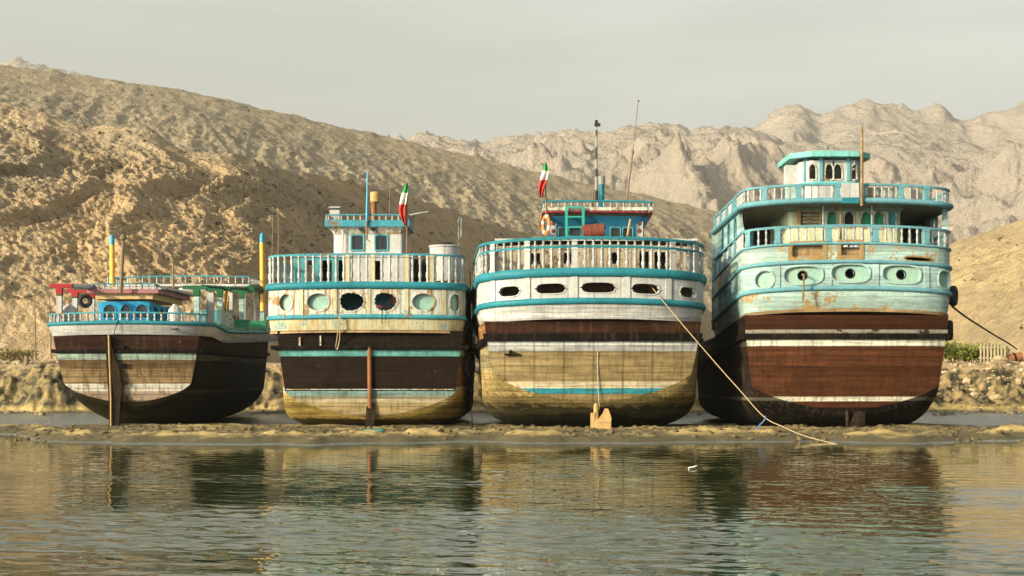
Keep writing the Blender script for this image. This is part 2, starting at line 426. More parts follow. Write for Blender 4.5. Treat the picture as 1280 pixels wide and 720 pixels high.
# --- lit hill on the right
def rel_c(X, Y, Z, T, U):
    env = np.clip(T * 3, 0, 1) * (1 - .8 * sstep(.6, 1.0, T))
    wx = X + 3 * fbm(X / 20, Z / 14 + Y / 40, 3)
    g = ridged(wx / 12 - Z / 20, Y / 60 + Z / 40, 4, .55) - .55
    f = ridged(wx / 2.4, Y / 9 + Z / 4, 5, .62) - .5
    o = env * (4.2 * g + 2.2 * f)
    return 0 * X, -o * .7, o * .5 + .4 * fbm(X / 4, Y / 4, 4) * sstep(.5, 1, T)
mC = rock('sand_slope', (.50, .375, .21), (.40, .31, .19), (.24, .19, .12), 1.0, .35, .25)
tc = np.concatenate([np.linspace(-.05, 0, 3), np.linspace(.02, 1.0, 170), np.linspace(1.02, 1.7, 20)])
hill('hill_right', np.arange(1050, 2100, 2.6), tc, [(1050, 250), (1190, 200), (1280, 170), (1500, 135), (2100, 110)], [(1050, 290), (1190, 270), (1280, 255), (1500, 240), (2100, 230)],
     [(1050, 390), (1120, 340), (1190, 303), (1230, 290), (1280, 273), (1400, 228), (1700, 150), (2100, 100)], 463, .8, rel_c, mC)
# --- far ranges
def rel_far(a1, a2, l1, l2):
    def f(X, Y, Z, T, U):
        env = np.clip(T * 2.5, 0, 1) * (1 - .90 * sstep(.48, .95, T))
        g = ridged((X + .8 * Y) / l1 + .4 * fbm(X / l1 / 1.2, Y / l1 / 1.2, 3), (Y - .5 * X) / l1 / 1.5, 5, .50) - .55
        g2 = ridged((X + .5 * Y) / l2, (Y - .5 * X) / l2 / 1.4, 6, .58) - .5
        o = env * (a1 * g + a2 * g2)
        return 0 * X, -o * .4, o + (.42 * a2) * (ridged(X / l2 * 1.3, Y / l2, 5, .55) - .55) * sstep(.5, 1, T)
    return f
mD = rock('far_rock', (.54, .445, .36), (.45, .385, .32), (.33, .30, .26), .12, .25, .1)
td = np.concatenate([np.linspace(-.05, 0, 3), np.linspace(.01, 1.0, 260), np.linspace(1.02, 1.5, 14)])
hill('mountain_near', np.arange(200, 1900, 2.4), td, [(200, 1000), (1900, 900)], [(200, 2000), (900, 2000), (1900, 1700)],
     [(200, 230), (400, 195), (480, 182), (505, 175), (513, 170), (530, 165), (545, 165), (560, 171), (600, 178), (640, 172), (690, 168), (720, 165), (760, 163), (800, 158), (830, 157), (860, 162), (900, 160), (935, 161), (980, 176), (1040, 178), (1100, 168), (1160, 176), (1230, 186), (1290, 175), (1400, 150), (1900, 120)],
     455, .8, rel_far(92, 36, 310, 75), mD)
hill('mountain_far', np.arange(-700, 1900, 2.4), td, [(-700, 2100), (1900, 2100)], [(-700, 3000), (1900, 2900)],
     [(-700, 100), (-100, 85), (0, 74), (20, 73), (45, 78), (70, 85), (90, 93), (160, 104), (174, 102), (190, 108), (400, 170), (800, 185), (900, 168), (942, 158), (962, 146), (974, 134), (986, 128), (998, 130), (1011, 139), (1024, 145), (1036, 138), (1055, 131), (1070, 127), (1086, 125), (1100, 127), (1111, 126), (1125, 132), (1139, 139), (1152, 135), (1167, 132), (1178, 133), (1186, 139), (1200, 146), (1211, 146), (1233, 140), (1255, 137), (1270, 131), (1280, 126), (1330, 112), (1400, 118), (1900, 110)],
     440, .85, rel_far(118, 46, 340, 85), mD)

# ---- low thorn scrub dotted over the slopes
def scrub(objs, n, seed):
    r = np.random.RandomState(seed); mb = MB()
    for o, share, s0, s1, ulo in objs:
        k = len(o.data.vertices); co = np.empty(k * 3, np.float32); o.data.vertices.foreach_get('co', co); co = co.reshape(-1, 3)
        dens = fbm(co[:, 0] / 25, co[:, 1] / 25 + co[:, 2] / 12, 3) + .25; keep = np.where((dens > 0) & (co[:, 2] > ulo))[0]
        for i in r.choice(keep, int(n * share)):
            x, y, z = (float(q) for q in co[i]); s = s0 + (s1 - s0) * r.rand() ** 2
            for q in range(8):
                c = np.array([x, y, z + .30 * s]) + r.normal(0, 1, 3) * np.array([.42, .42, .26]) * s; t = r.normal(0, 1, 3); t /= np.linalg.norm(t) + 1e-6; w = np.cross(t, r.normal(0, 1, 3)); w /= np.linalg.norm(w) + 1e-6
                l = s * r.uniform(.3, .6); mb.add([c - t * l, c + w * l * .55, c + t * l, c - w * l * .55], [(0, 1, 2, 3)])
    o = mb.build('scrub', plain('thorn_scrub', (.11, .10, .06), .95, var=.4, scale=.6, spec=.1), smooth=False); o['kind'] = 'stuff'
HB = {o.name: o for o in COL.objects if o.name.startswith('hill')}
scrub([(HB['hill_near'], .5, .16, .50, 8.0), (HB['hill_middle'], .42, .4, 1.25, 12.0), (HB['hill_right'], .08, .2, .6, 6.0)], 3600, 9)
# ================================================================== hazy air
if HAZE > 0:
    hz = MB(); hz.box((0, 3450, 470), (9000, 7100, 944)); 
    m, N = newmat('hazy_air')
    o = N.n('ShaderNodeOutputMaterial'); v = N.n('ShaderNodeVolumePrincipled', {'Color': (.92, .91, .88, 1), 'Density': HAZE, 'Anisotropy': .2})
    N.t.links.new(v.outputs[0], o.inputs['Volume'])
    ho = hz.build('haze', m, smooth=False); ho['kind'] = 'stuff'
# ================================================================== boat building
class Path:
    """plan line of a stern: from the port side forward, round the stern, to the starboard side"""
    def __init__(self, pts, smooth=True):
        P = np.array(pts, float); d = np.hypot(*(P[1:] - P[:-1]).T)
        s = np.concatenate([[0], np.cumsum(d)]); self.P = P
        mid = s[-1] / 2; self.s = s - mid; self.a, self.b = self.s[0], self.s[-1]
        t = np.gradient(P, s, axis=0); t /= np.linalg.norm(t, axis=1)[:, None]
        self.N = np.stack([t[:, 1], -t[:, 0]], 1); self.smooth = smooth
    def at(self, s, o=0.0):
        x = np.interp(s, self.s, self.P[:, 0]); y = np.interp(s, self.s, self.P[:, 1])
        nx = np.interp(s, self.s, self.N[:, 0]); ny = np.interp(s, self.s, self.N[:, 1]); l = math.hypot(nx, ny) or 1
        return x + nx / l * o, y + ny / l * o, math.atan2(ny, nx)
    def s_of_x(self, x):
        m = np.abs(self.P[:, 1] - self.P[:, 1].min()) < 1e9
        h = len(self.s)
        k = np.argmin(np.abs(self.P[:, 0] - x) + np.maximum(0, self.P[:, 1] - 2.5) * 5)
        return float(self.s[k])
def stern_path(Wd, B, n, L, dW, Wl=None):
    Wl = Wl or Wd; pts = []
    K = 26
    for i in range(12): 
        y = L + (B - L) * i / 12.0
        pts.append((-Wl - dW * math.sin(min(1, (y - B) / max(L - B, .1)) * math.pi / 2), y))
    for i in range(2 * K + 1):
        q = math.pi - math.pi * i / (2 * K)
        c, s = math.cos(q), math.sin(q)
        x = math.copysign(abs(c) ** (2 / n), c) * (Wl if c < 0 else Wd); y = B - B * abs(s) ** (2 / n)
        pts.append((x, y))
    for i in range(12):
        y = B + (L - B) * (i + 1) / 12.0
        pts.append((Wd + dW * math.sin(min(1, (y - B) / max(L - B, .1)) * math.pi / 2), y))
    # even out
    P = np.array(pts); d = np.hypot(*(P[1:] - P[:-1]).T); s = np.concatenate([[0], np.cumsum(d)])
    u = np.linspace(0, s[-1], 161)
    return Path(np.stack([np.interp(u, s, P[:, 0]), np.interp(u, s, P[:, 1])], 1))
def box_path(pts, closed=False):
    out = []
    for a, b in zip(pts[:-1], pts[1:]):
        k = max(2, int(math.hypot(b[0] - a[0], b[1] - a[1]) / .15))
        for i in range(k): out.append((a[0] + (b[0] - a[0]) * i / k, a[1] + (b[1] - a[1]) * i / k))
    out.append(pts[-1]); return Path(out)

def shape_r(kind, q):
    c, s = abs(math.cos(q)), abs(math.sin(q))
    def se(n): return 1 / (c ** n + s ** n) ** (1 / n)
    if kind == 'oval': return se(2.0)
    if kind == 'stadium': return se(2.9)
    if kind == 'rect': return se(40)
    if kind == 'arch': return se(2.2) if math.sin(q) > 0 else se(30)
    if kind == 'ogee': return (se(2.0) * (1 + .12 * math.exp(-((q % (2 * math.pi) - math.pi / 2) / .16) ** 2))) if math.sin(q) > 0 else se(30)
    if kind == 'scroll':                       # long cartouche with pointed ends and stepped corners
        d = min(abs(math.sin(q / 2)) * 2, abs(math.sin((q - math.pi) / 2)) * 2)
        return se(4.2) * (.88 + .17 * math.exp(-(d / .12) ** 2)) * (1 - .07 * math.exp(-((c - s) / .12) ** 2))
    if kind == 'torn': return se(2.2) * (1 + .045 * math.sin(3 * q + 1) + .05 * math.sin(13 * q + 2) + .03 * math.sin(23 * q))
    return se(2)

class Boat:
    def __init__(self, name, cx, Yb, label, cat='boat', zs=None, yaw=0):
        self.cx, self.Yb = cx, Yb; self.rx = WX(cx, Yb)
        self.root = empty(name, (self.rx, Yb, 0)); tag(self.root, label, cat, 'wooden dhows stranded on the mud')
        self.zs = zs or (lambda x, y, z: 0.0)
    def X(self, px, d=0.0): return WX(px, self.Yb + d) - self.rx
    def Z(self, py, d=0.0): return WZ(py, self.Yb + d)
    def wpt(self, px, py, d): return (self.X(px, d), d, self.Z(py, d))
    def pt(self, path, s, z, o=0.0):
        x, y, a = path.at(s, o); return (x, y, z + self.zs(x, y, z))
    # strip of planking following the path between two heights
    def strip(self, mb, path, z0, z1, s0=None, s1=None, o0=0.0, o1=0.0, nz=4, ds=.22, bulge=0.0, mi=0):
        s0 = path.a if s0 is None else s0; s1 = path.b if s1 is None else s1
        n = max(1, int((s1 - s0) / ds)); rows = []
        for j in range(nz + 1):
            t = j / nz; o = o0 + (o1 - o0) * t + bulge * math.sin(math.pi * t)
            rows.append([self.pt(path, s0 + (s1 - s0) * i / n, z0 + (z1 - z0) * t, o) for i in range(n + 1)])
        mb.grid(rows, mi)
    def sweep(self, mb, path, z, prof, s0=None, s1=None, ds=.2, mi=0):
        s0 = path.a if s0 is None else s0; s1 = path.b if s1 is None else s1
        n = max(1, int((s1 - s0) / ds)); rows = []
        for i in range(n + 1):
            s = s0 + (s1 - s0) * i / n
            x0, y0, _ = path.at(s); dz = self.zs(x0, y0, z); r = []
            for o, h in prof + [prof[0]]:
                x, y, _ = path.at(s, o); r.append((x, y, z + dz + h))
            rows.append(r)
        mb.grid(rows, mi)
        k = len(prof); b = len(mb.v)
        mb.add(rows[0][:-1], [tuple(range(k))], mi); mb.add(rows[-1][:-1], [tuple(range(k - 1, -1, -1))], mi)
    def half_round(self, w, h, n=7):
        return [(w * math.sin(math.pi * i / n), -h / 2 * math.cos(math.pi * i / n)) for i in range(n + 1)] + [(-.05, h / 2), (-.05, -h / 2)]
    # planked wall with real openings
    def wall(self, mb, path, z0, z1, ops, s0=None, s1=None, o=0.0, depth=.12, m=.12, mi=0, mir=None):
        s0 = path.a if s0 is None else s0; s1 = path.b if s1 is None else s1
        ops = sorted(ops, key=lambda q: q['s']); cur = s0; mir = mi if mir is None else mir
        for q in ops:
            a, b = q['s'] - q['rx'] * 1.13 - m, q['s'] + q['rx'] * 1.13 + m
            if a > cur + 1e-3: self.strip(mb, path, z0, z1, cur, a, o, o, 3, mi=mi)
            self.ring(mb, path, q, a, b, z0, z1, o, depth, mi, mir); cur = b
        if cur < s1 - 1e-3: self.strip(mb, path, z0, z1, cur, s1, o, o, 3, mi=mi)
    def angles(self, q, a, b, z0, z1, n=40):
        A = [2 * math.pi * i / n for i in range(n)]
        for zz in (z0, z1):
            for ss in (a, b): A.append(math.atan2((zz - q['z']) / q['rz'], (ss - q['s']) / q['rx']) % (2 * math.pi))
        return sorted(set(round(t, 6) for t in A))
    def ring(self, mb, path, q, a, b, z0, z1, o, depth, mi, mir):
        A = self.angles(q, a, b, z0, z1); rows = [[], [], [], []]
        for t in A:
            c, s = math.cos(t), math.sin(t)
            ts = [1e9]
            if c > 1e-9: ts.append((b - q['s']) / q['rx'] / c)
            if c < -1e-9: ts.append((a - q['s']) / q['rx'] / c)
            if s > 1e-9: ts.append((z1 - q['z']) / q['rz'] / s)
            if s < -1e-9: ts.append((z0 - q['z']) / q['rz'] / s)
            R = min(ts); r = min(shape_r(q['kind'], t), R * .97)
            for row, rr, oo in ((rows[0], R, o), (rows[1], (R + r) / 2, o), (rows[2], r, o), (rows[3], r, o - depth)):
                row.append(self.pt(path, q['s'] + q['rx'] * rr * c, q['z'] + q['rz'] * rr * s, oo))
        for r in rows: r.append(r[0])
        mb.grid(rows[:3], mi, True); mb.grid(rows[2:], mir, True)
    def frame(self, path, q, w, thick, name, mat, parent, o=0.0, pane=None, inset=.08, closed=True, sill=True):
        """raised trim round an opening, and the board or glass that closes it"""
        n = 44; rows = [[] for _ in range(5)]
        for i in range(n + 1):
            t = 2 * math.pi * i / n; c, s = math.cos(t), math.sin(t); r = shape_r(q['kind'], t)
            for row, dw, oo in ((rows[0], w, o - .01), (rows[1], w, o + thick), (rows[2], w * .5, o + thick * 1.25), (rows[3], -.012, o + thick * .8), (rows[4], -.012, o - .02)):
                row.append(self.pt(path, q['s'] + (q['rx'] + dw) * r * c, q['z'] + (q['rz'] + dw) * r * s, oo))
        mb = MB(); mb.grid(rows, 0, True); f = mb.build(name, mat, parent)
        if pane is not None:
            mb = MB(); rows = [[], []]
            for i in range(n + 1):
                t = 2 * math.pi * i / n; r = shape_r(q['kind'], t)
                for row, k in ((rows[0], 1.04), (rows[1], .02)):
                    row.append(self.pt(path, q['s'] + q['rx'] * r * k * math.cos(t), q['z'] + q['rz'] * r * k * math.sin(t), o - inset))
            mb.grid(rows, 0, True); mb.build('pane', pane, f)
        return f
    def deck(self, name, path, z, mat, o=-.04, y1=None, parent=None, thick=.0, mi=0):
        """planked deck filling the plan line"""
        L = []; R = []
        n = 60
        for i in range(n + 1):
            s = path.a * (1 - i / n); L.append(self.pt(path, s, z, o))
            s = path.b * (1 - i / n); R.append(self.pt(path, s, z, o))
        rows = [[l, tuple((l[k] + r[k]) / 2 for k in range(3)), r] for l, r in zip(L, R)]
        if y1 is not None: rows = [r for r in rows if r[0][1] <= y1]
        mb = MB(); mb.grid(rows); return mb.build(name, mat, parent or self.root)
    def rail_baluster(self, mesh_src, rail, path, ss, z, o=0.0, scale=None):
        for s in ss:
            x, y, a = path.at(s, o)
            inst(mesh_src, rail, (x, y, z + self.zs(x, y, z)), a, scale)
    # ---------------------------------------------------------------- hull
    def hull(self, S0, S1, L, y0, ztop, mats, rake=.10, bow=12.0, grow=5.0, tuck=2.6, bowrise=1.3, bulge=.25, transom_mat=None, trim=None, curve_top=None):
        """S = dict(zk, zb, Wb, Wt, n): a section; S0 at the transom, S1 in the full body"""
        M, K = 18, 10
        def half(S, zt):
            out = []
            for i in range(M + 1):
                q = math.pi / 2 * i / M
                out.append((S['Wb'] * math.sin(q) ** (2 / S['n']), S['zb'] - (S['zb'] - S['zk']) * math.cos(q) ** (2 / S['n'])))
            for i in range(1, K + 1):
                t = i / K; e = math.sin(t * math.pi / 2) * .35 + t * .65
                out.append((S['Wb'] + (S['Wt'] - S['Wb']) * e, S['zb'] + (zt - S['zb']) * t))
            return out
        ys = [0, .06, .16, .32, .55, .85, 1.2, 1.6, 2.1, 2.7, 3.4, 4.4, 6, 8, 10, 12, 14, 16, 18, 19.5, 21, 22, 22.8, 23.4, 23.8, 24]
        ys = [y * L / 24 if y > 8 else y for y in ys]
        rows = []; self.sheer = []
        for y in ys:
            kt = min(1, y / tuck); kz = math.sqrt(max(0, 1 - (1 - kt) ** 2)); kz = .5 * kz + .5 * kt ** .8
            kw = math.sin(min(1, y / grow) * math.pi / 2)
            S = {k: S0[k] + (S1[k] - S0[k]) * (kz if k in ('zk', 'zb', 'Wb', 'n') else kw) for k in S0}
            S['Wb'] = S0['Wb'] + (S1['Wb'] - S0['Wb']) * (.5 * kw + .5 * kz)
            w = 1.0; dz = 0.0
            if y > bow:
                t = (y - bow) / (L - bow); w = max(.012, (1 - t ** 2.3)); dz = bowrise * t * t; S['zk'] = S['zk'] + 1.3 * max(0, (t - .5) / .5) ** 2
            zt = ztop + self.zs(S['Wt'], y + y0, ztop) + dz
            h = half(S, zt)
            r = []
            for x, z in h:
                yy = y0 + y - rake * (z - S0['zk']) * (1 - min(1, y / 4.0)); r.append((x * w, yy, z))
            rows.append([(-x, yy, z) for x, yy, z in r[::-1]] + r[1:])
            self.sheer.append(r[-1])
        mb = MB(); mb.grid(rows, 0, True); self.hull_obj = mb.build('hull', mats, self.root, angle=50)
        # stern panel
        S = S0; h = half(S, ztop + self.zs(S0['Wt'], y0, ztop)); T = []
        for x, z in h:
            if not T or z > T[-1][0][2] + 1e-4:
                row = []
                for i in range(17):
                    t = -1 + 2 * i / 16
                    row.append((x * t, y0 - .012 - rake * (z - S0['zk']) - bulge * (1 - t * t) * min(1, (z - S0['zk']) / 1.5), z))
                T.append(row)
        mb = MB(); mb.grid(T); self.transom = mb.build('transom', transom_mat or mats, self.root, angle=50)
        self.tr_y = lambda x, z: y0 - .012 - rake * (z - S0['zk']) - bulge * (1 - min(1, abs(x) / S0['Wt']) ** 2) * min(1, max(0, (z - S0['zk']) / 1.5))
        self.half0 = h
        # deck inside the bulwarks
        mb = MB(); mb.grid([[(-max(.01, x - .03), y, z - .7), (0, y, z - .62), (max(.01, x - .03), y, z - .7)] for x, y, z in self.sheer[8:-3]])
        mb.build('deck', M_['deck'], self.root)
    def transom_strip(self, name, z0, z1, mat, out=.05, xpad=.02, parent=None, sag=0.0):
        """a strake or wale nailed across the stern"""
        zs_ = [p[1] for p in self.half0]; xs_ = [p[0] for p in self.half0]
        mb = MB(); rows = []
        for z, o in ((z0, -.03), (z0, out), ((z0 + z1) / 2, out * 1.25), (z1, out), (z1, -.03)):
            row = []
            w = float(np.interp(z, zs_, xs_)) + xpad
            for i in range(17):
                t = -1 + 2 * i / 16; row.append((w * t, self.tr_y(w * t, z) - o, z - sag * t * t))
            rows.append(row)
        mb.grid(rows); return mb.build(name, mat, parent or self.root)
    def wale(self, name, zrel, h, mat, out=.06, parent=None, y1=26, zabs=None):
        """rubbing strake along both sides below the sheer"""
        mb = MB()
        for sg in (-1, 1):
            rows = []
            for x, y, z in self.sheer:
                if y > y1: continue
                if zabs is not None: z = zabs + zrel + .02 * max(0, y - 12)
                rows.append([(sg * (x - .06), y, z - zrel - h / 2), (sg * (x + out), y, z - zrel - h / 2), (sg * (x + out), y, z - zrel + h / 2), (sg * (x - .06), y, z - zrel + h / 2)])
            mb.grid(rows, 0, sg > 0); mb.add(rows[0], [(0, 1, 2, 3)])
        return mb.build(name, mat, parent or self.root)

def baluster(name, h, r, mat, parent, n=10):
    mb = MB()
    prof = [(.95, 0), (.95, .06), (.55, .09), (.62, .13), (1.0, .26), (.92, .36), (.5, .47), (.72, .50), (.72, .53), (.5, .56), (.6, .64), (.85, .74), (.9, .82), (.55, .90), (.95, .93), (.95, 1.0)]
    mb.lathe([(a * r, b * h) for a, b in prof], n=n)
    return mb.build(name, mat, parent, angle=60)
def spread(a, b, step):
    n = max(1, int(round((b - a) / step))); return [a + (b - a) * i / n for i in range(n + 1)]
# ================================================================== paints and timbers
WH = (.42, .43, .43)
M_ = dict(
    white=weather('white_paint', WH, peel=.10, streak=.30, grime=(.30, .20, .10), vseam=.9, seamdark=.25, pscale=1.2),
    white_plank=weather('white_planking', (.44, .445, .44), peel=.08, streak=.35, grime=(.34, .24, .13), seam=.16, vseam=.28, seamdark=.22),
    cream=weather('cream_paint', (.46, .49, .44), peel=.25, streak=.85, grime=(.28, .13, .03), under=(.36, .24, .12), vseam=1.1, seamdark=.4),
    yellowed=weather('yellowed_planking', (.47, .45, .30), peel=.25, streak=.75, grime=(.40, .24, .06), under=(.30, .42, .40), vseam=.13, seamdark=.45),
    blue=weather('blue_trim', (.022, .18, .225), peel=.08, streak=.25, grime=(.03, .10, .13), under=(.12, .11, .09), rough=.45),
    deepblue=weather('deep_blue_paint', (.012, .105, .19), peel=.06, streak=.25, grime=(.02, .06, .08), rough=.45),
    teal_worn=weather('worn_teal_trim', (.05, .26, .33), peel=.22, streak=.35, grime=(.05, .07, .06), under=(.22, .16, .09), rough=.5),
    pale=weather('pale_blue_planking', (.31, .45, .44), peel=.12, streak=.30, grime=(.30, .30, .22), under=(.38, .25, .11), seam=.19, seamdark=.18, pscale=1.0),
    pale_peel=weather('pale_blue_peeling', (.30, .43, .41), peel=.26, streak=.35, grime=(.36, .30, .18), under=(.42, .27, .11), seam=.19, seamdark=.25, pscale=1.0),
    pale_trim=weather('pale_blue_trim', (.115, .285, .335), peel=.10, streak=.25, grime=(.15, .22, .22), under=(.30, .21, .11)),
    mint=weather('mint_panel', (.26, .42, .37), peel=.12, streak=.45, grime=(.40, .38, .16), under=(.46, .44, .26)),
    green=plain('green_paint', (.02, .22, .11), .5), dkgreen=weather('dark_green_paint', (.01, .095, .04), peel=.08, streak=.3),
    teal_ladder=plain('teal_ladder_paint', (.02, .27, .22), .45),
    wood=weather('bare_timber', (.30, .20, .10), peel=0, streak=.4, seam=.2), tan=weather('tan_timber', (.44, .29, .12), peel=.0, streak=.35, grime=(.25, .14, .05)),
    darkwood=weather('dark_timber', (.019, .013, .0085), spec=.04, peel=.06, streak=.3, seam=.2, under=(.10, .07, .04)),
    wale=weather('tarred_wale', (.007, .006, .0055), spec=.03, peel=.08, under=(.09, .08, .06), streak=.2, rough=.6),
    deck=weather('deck_planks', (.24, .18, .11), peel=0, streak=.3, vseam=.16),
    soffit=weather('soffit_planks', (.22, .21, .17), peel=.1, streak=.4, vseam=.22, seamdark=.8),
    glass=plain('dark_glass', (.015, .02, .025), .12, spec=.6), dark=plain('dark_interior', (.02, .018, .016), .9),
    pinkroof=weather('pink_roof_board', (.30, .13, .14), peel=.12, streak=.3), eave=weather('tan_eave_board', (.55, .40, .20), peel=.08, streak=.35, grime=(.3, .14, .05)),
    cabinblue=weather('bright_blue_cabin', (.02, .25, .46), peel=.06, streak=.2, grime=(.02, .1, .16)), red=weather('red_paint', (.30, .022, .028), peel=.06, streak=.3, grime=(.15, .02, .02)),
    yellow=plain('yellow_paint', (.72, .40, .05), .5), tipblue=plain('blue_tip_paint', (.02, .26, .42), .5), black=plain('black_paint', (.018, .018, .018), .5),
    rust=weather('rusted_iron', (.24, .10, .045), peel=.2, under=(.12, .05, .03), streak=.5, grime=(.30, .14, .05)), pole=plain('pole_wood', (.17, .115, .065), .7),
    stripped=weather('stripped_frame', (.30, .20, .085), peel=.16, under=(.30, .40, .36), streak=.5, grime=(.14, .085, .035)), mastgrey=plain('mast_grey_white', (.24, .24, .22), .6), greysteel=plain('grey_steel', (.20, .21, .20), .5), redorange=weather('faded_red_plastic', (.17, .045, .03), peel=.15, under=(.5, .38, .28)), teal_dark=weather('teal_wall_paint', (.06, .26, .30), peel=.1, streak=.35),
)
def hullmat(name, bands, **k):
    d = dict(peel=.07, streak=.35, seam=.21, seamdark=.62, bump=.7, spec=.06, rough=.75); d.update(k)
    return weather(name, bands=bands, **d)

def railing(b, name, path, s0, s1, zlo, zhi, step, r, mat_rail, mat_bal, rw=.09, rh=.09, o=-.06, posts=(), post_mat=None, pw=.16, base=None, skip=()):
    """handrail on turned balusters; every baluster is its own object under the railing"""
    mb = MB(); b.sweep(mb, path, zhi + rh / 2, [(o - rw, -rh / 2), (o + rw, -rh / 2), (o + rw * 1.1, rh * .2), (o + rw * .6, rh / 2), (o - rw * .6, rh / 2), (o - rw * 1.1, rh * .2)], s0, s1)
    if base: b.sweep(mb, path, zlo + base / 2 - .01, [(o - rw * .8, -base / 2), (o + rw * .8, -base / 2), (o + rw * .8, base / 2), (o - rw * .8, base / 2)], s0, s1); zlo += base - .01
    rail = mb.build(name, mat_rail, b.root)
    src = None
    for s in spread(s0 + .06, s1 - .06, step):
        if any(abs(s - p) < pw * .75 for p in posts): continue
        if any(a < s < c for a, c in skip): continue
        x, y, a = path.at(s, o); z = zlo + b.zs(x, y, zlo)
        if src is None:
            src = baluster('baluster', zhi - zlo + .01, r, mat_bal, rail); src.location = (x, y, z)
        else: inst(src, rail, (x, y, z), random.uniform(0, 6), (random.uniform(.92, 1.06),) * 2 + (1,))
    ps = None
    for s in posts:
        x, y, a = path.at(s, o); z = zlo + b.zs(x, y, zlo); h = zhi - zlo + .02
        if ps is None:
            mb = MB(); mb.box((0, 0, h / 2), (pw, pw, h)); mb.box((0, 0, h - .06), (pw + .05, pw + .05, .05)); mb.box((0, 0, .06), (pw + .04, pw + .04, .08))
            ps = mb.build('newel_post', post_mat or mat_bal, rail); ps.location = (x, y, z); ps.rotation_euler.z = a
        else: inst(ps, rail, (x, y, z), a)
    return rail
def moulding(b, path, z, w, h, mat, s0=None, s1=None, name='moulding'):
    mb = MB(); b.sweep(mb, path, z, b.half_round(w, h), s0, s1); return mb.build(name, mat, b.root, angle=60)
def soffit(b, path, z, mat, depth=1.2, o=0.0):
    mb = MB(); rows = []
    for oo in (o, -depth * .5, -depth): rows.append([b.pt(path, path.a + (path.b - path.a) * i / 70, z, oo) for i in range(71)])
    mb.grid(rows, 0, True); return mb.build('soffit', mat, b.root)
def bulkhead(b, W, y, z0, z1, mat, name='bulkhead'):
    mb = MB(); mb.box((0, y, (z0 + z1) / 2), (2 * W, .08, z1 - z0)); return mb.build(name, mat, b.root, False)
def op(b, path, px, py, hw, hh, kind, d=0.4):
    k = (b.Yb + d) / FPX; return dict(s=path.s_of_x(b.X(px, d)), z=b.Z(py, 0), rx=hw * k, rz=hh * k, kind=kind)
def op_d(b, path, px, py, hw, hh, kind, d):
    """opening on a deckhouse wall at depth d"""
    k = (b.Yb + d) / FPX; x = b.X(px, d)
    i = np.argmin(np.abs(path.P[:, 0] - x) + np.abs(path.P[:, 1] - path.P[:, 1].min()) * 3); return dict(s=float(path.s[i]), z=b.Z(py, d), rx=hw * k, rz=hh * k, kind=kind)
def slab(b, name, pts, z0, z1, mat, parent=None):
    n = len(pts); mb = MB(); mb.add([(x, y, z0) for x, y in pts] + [(x, y, z1) for x, y in pts],
        [tuple(range(n - 1, -1, -1)), tuple(range(n, 2 * n))] + [(i, (i + 1) % n, n + (i + 1) % n, n + i) for i in range(n)])
    return mb.build(name, mat, parent or b.root, False)
def rod(name, pts, r, mat, parent, n=8):
    mb = MB(); mb.tube(pts, r, n); return mb.build(name, mat, parent)

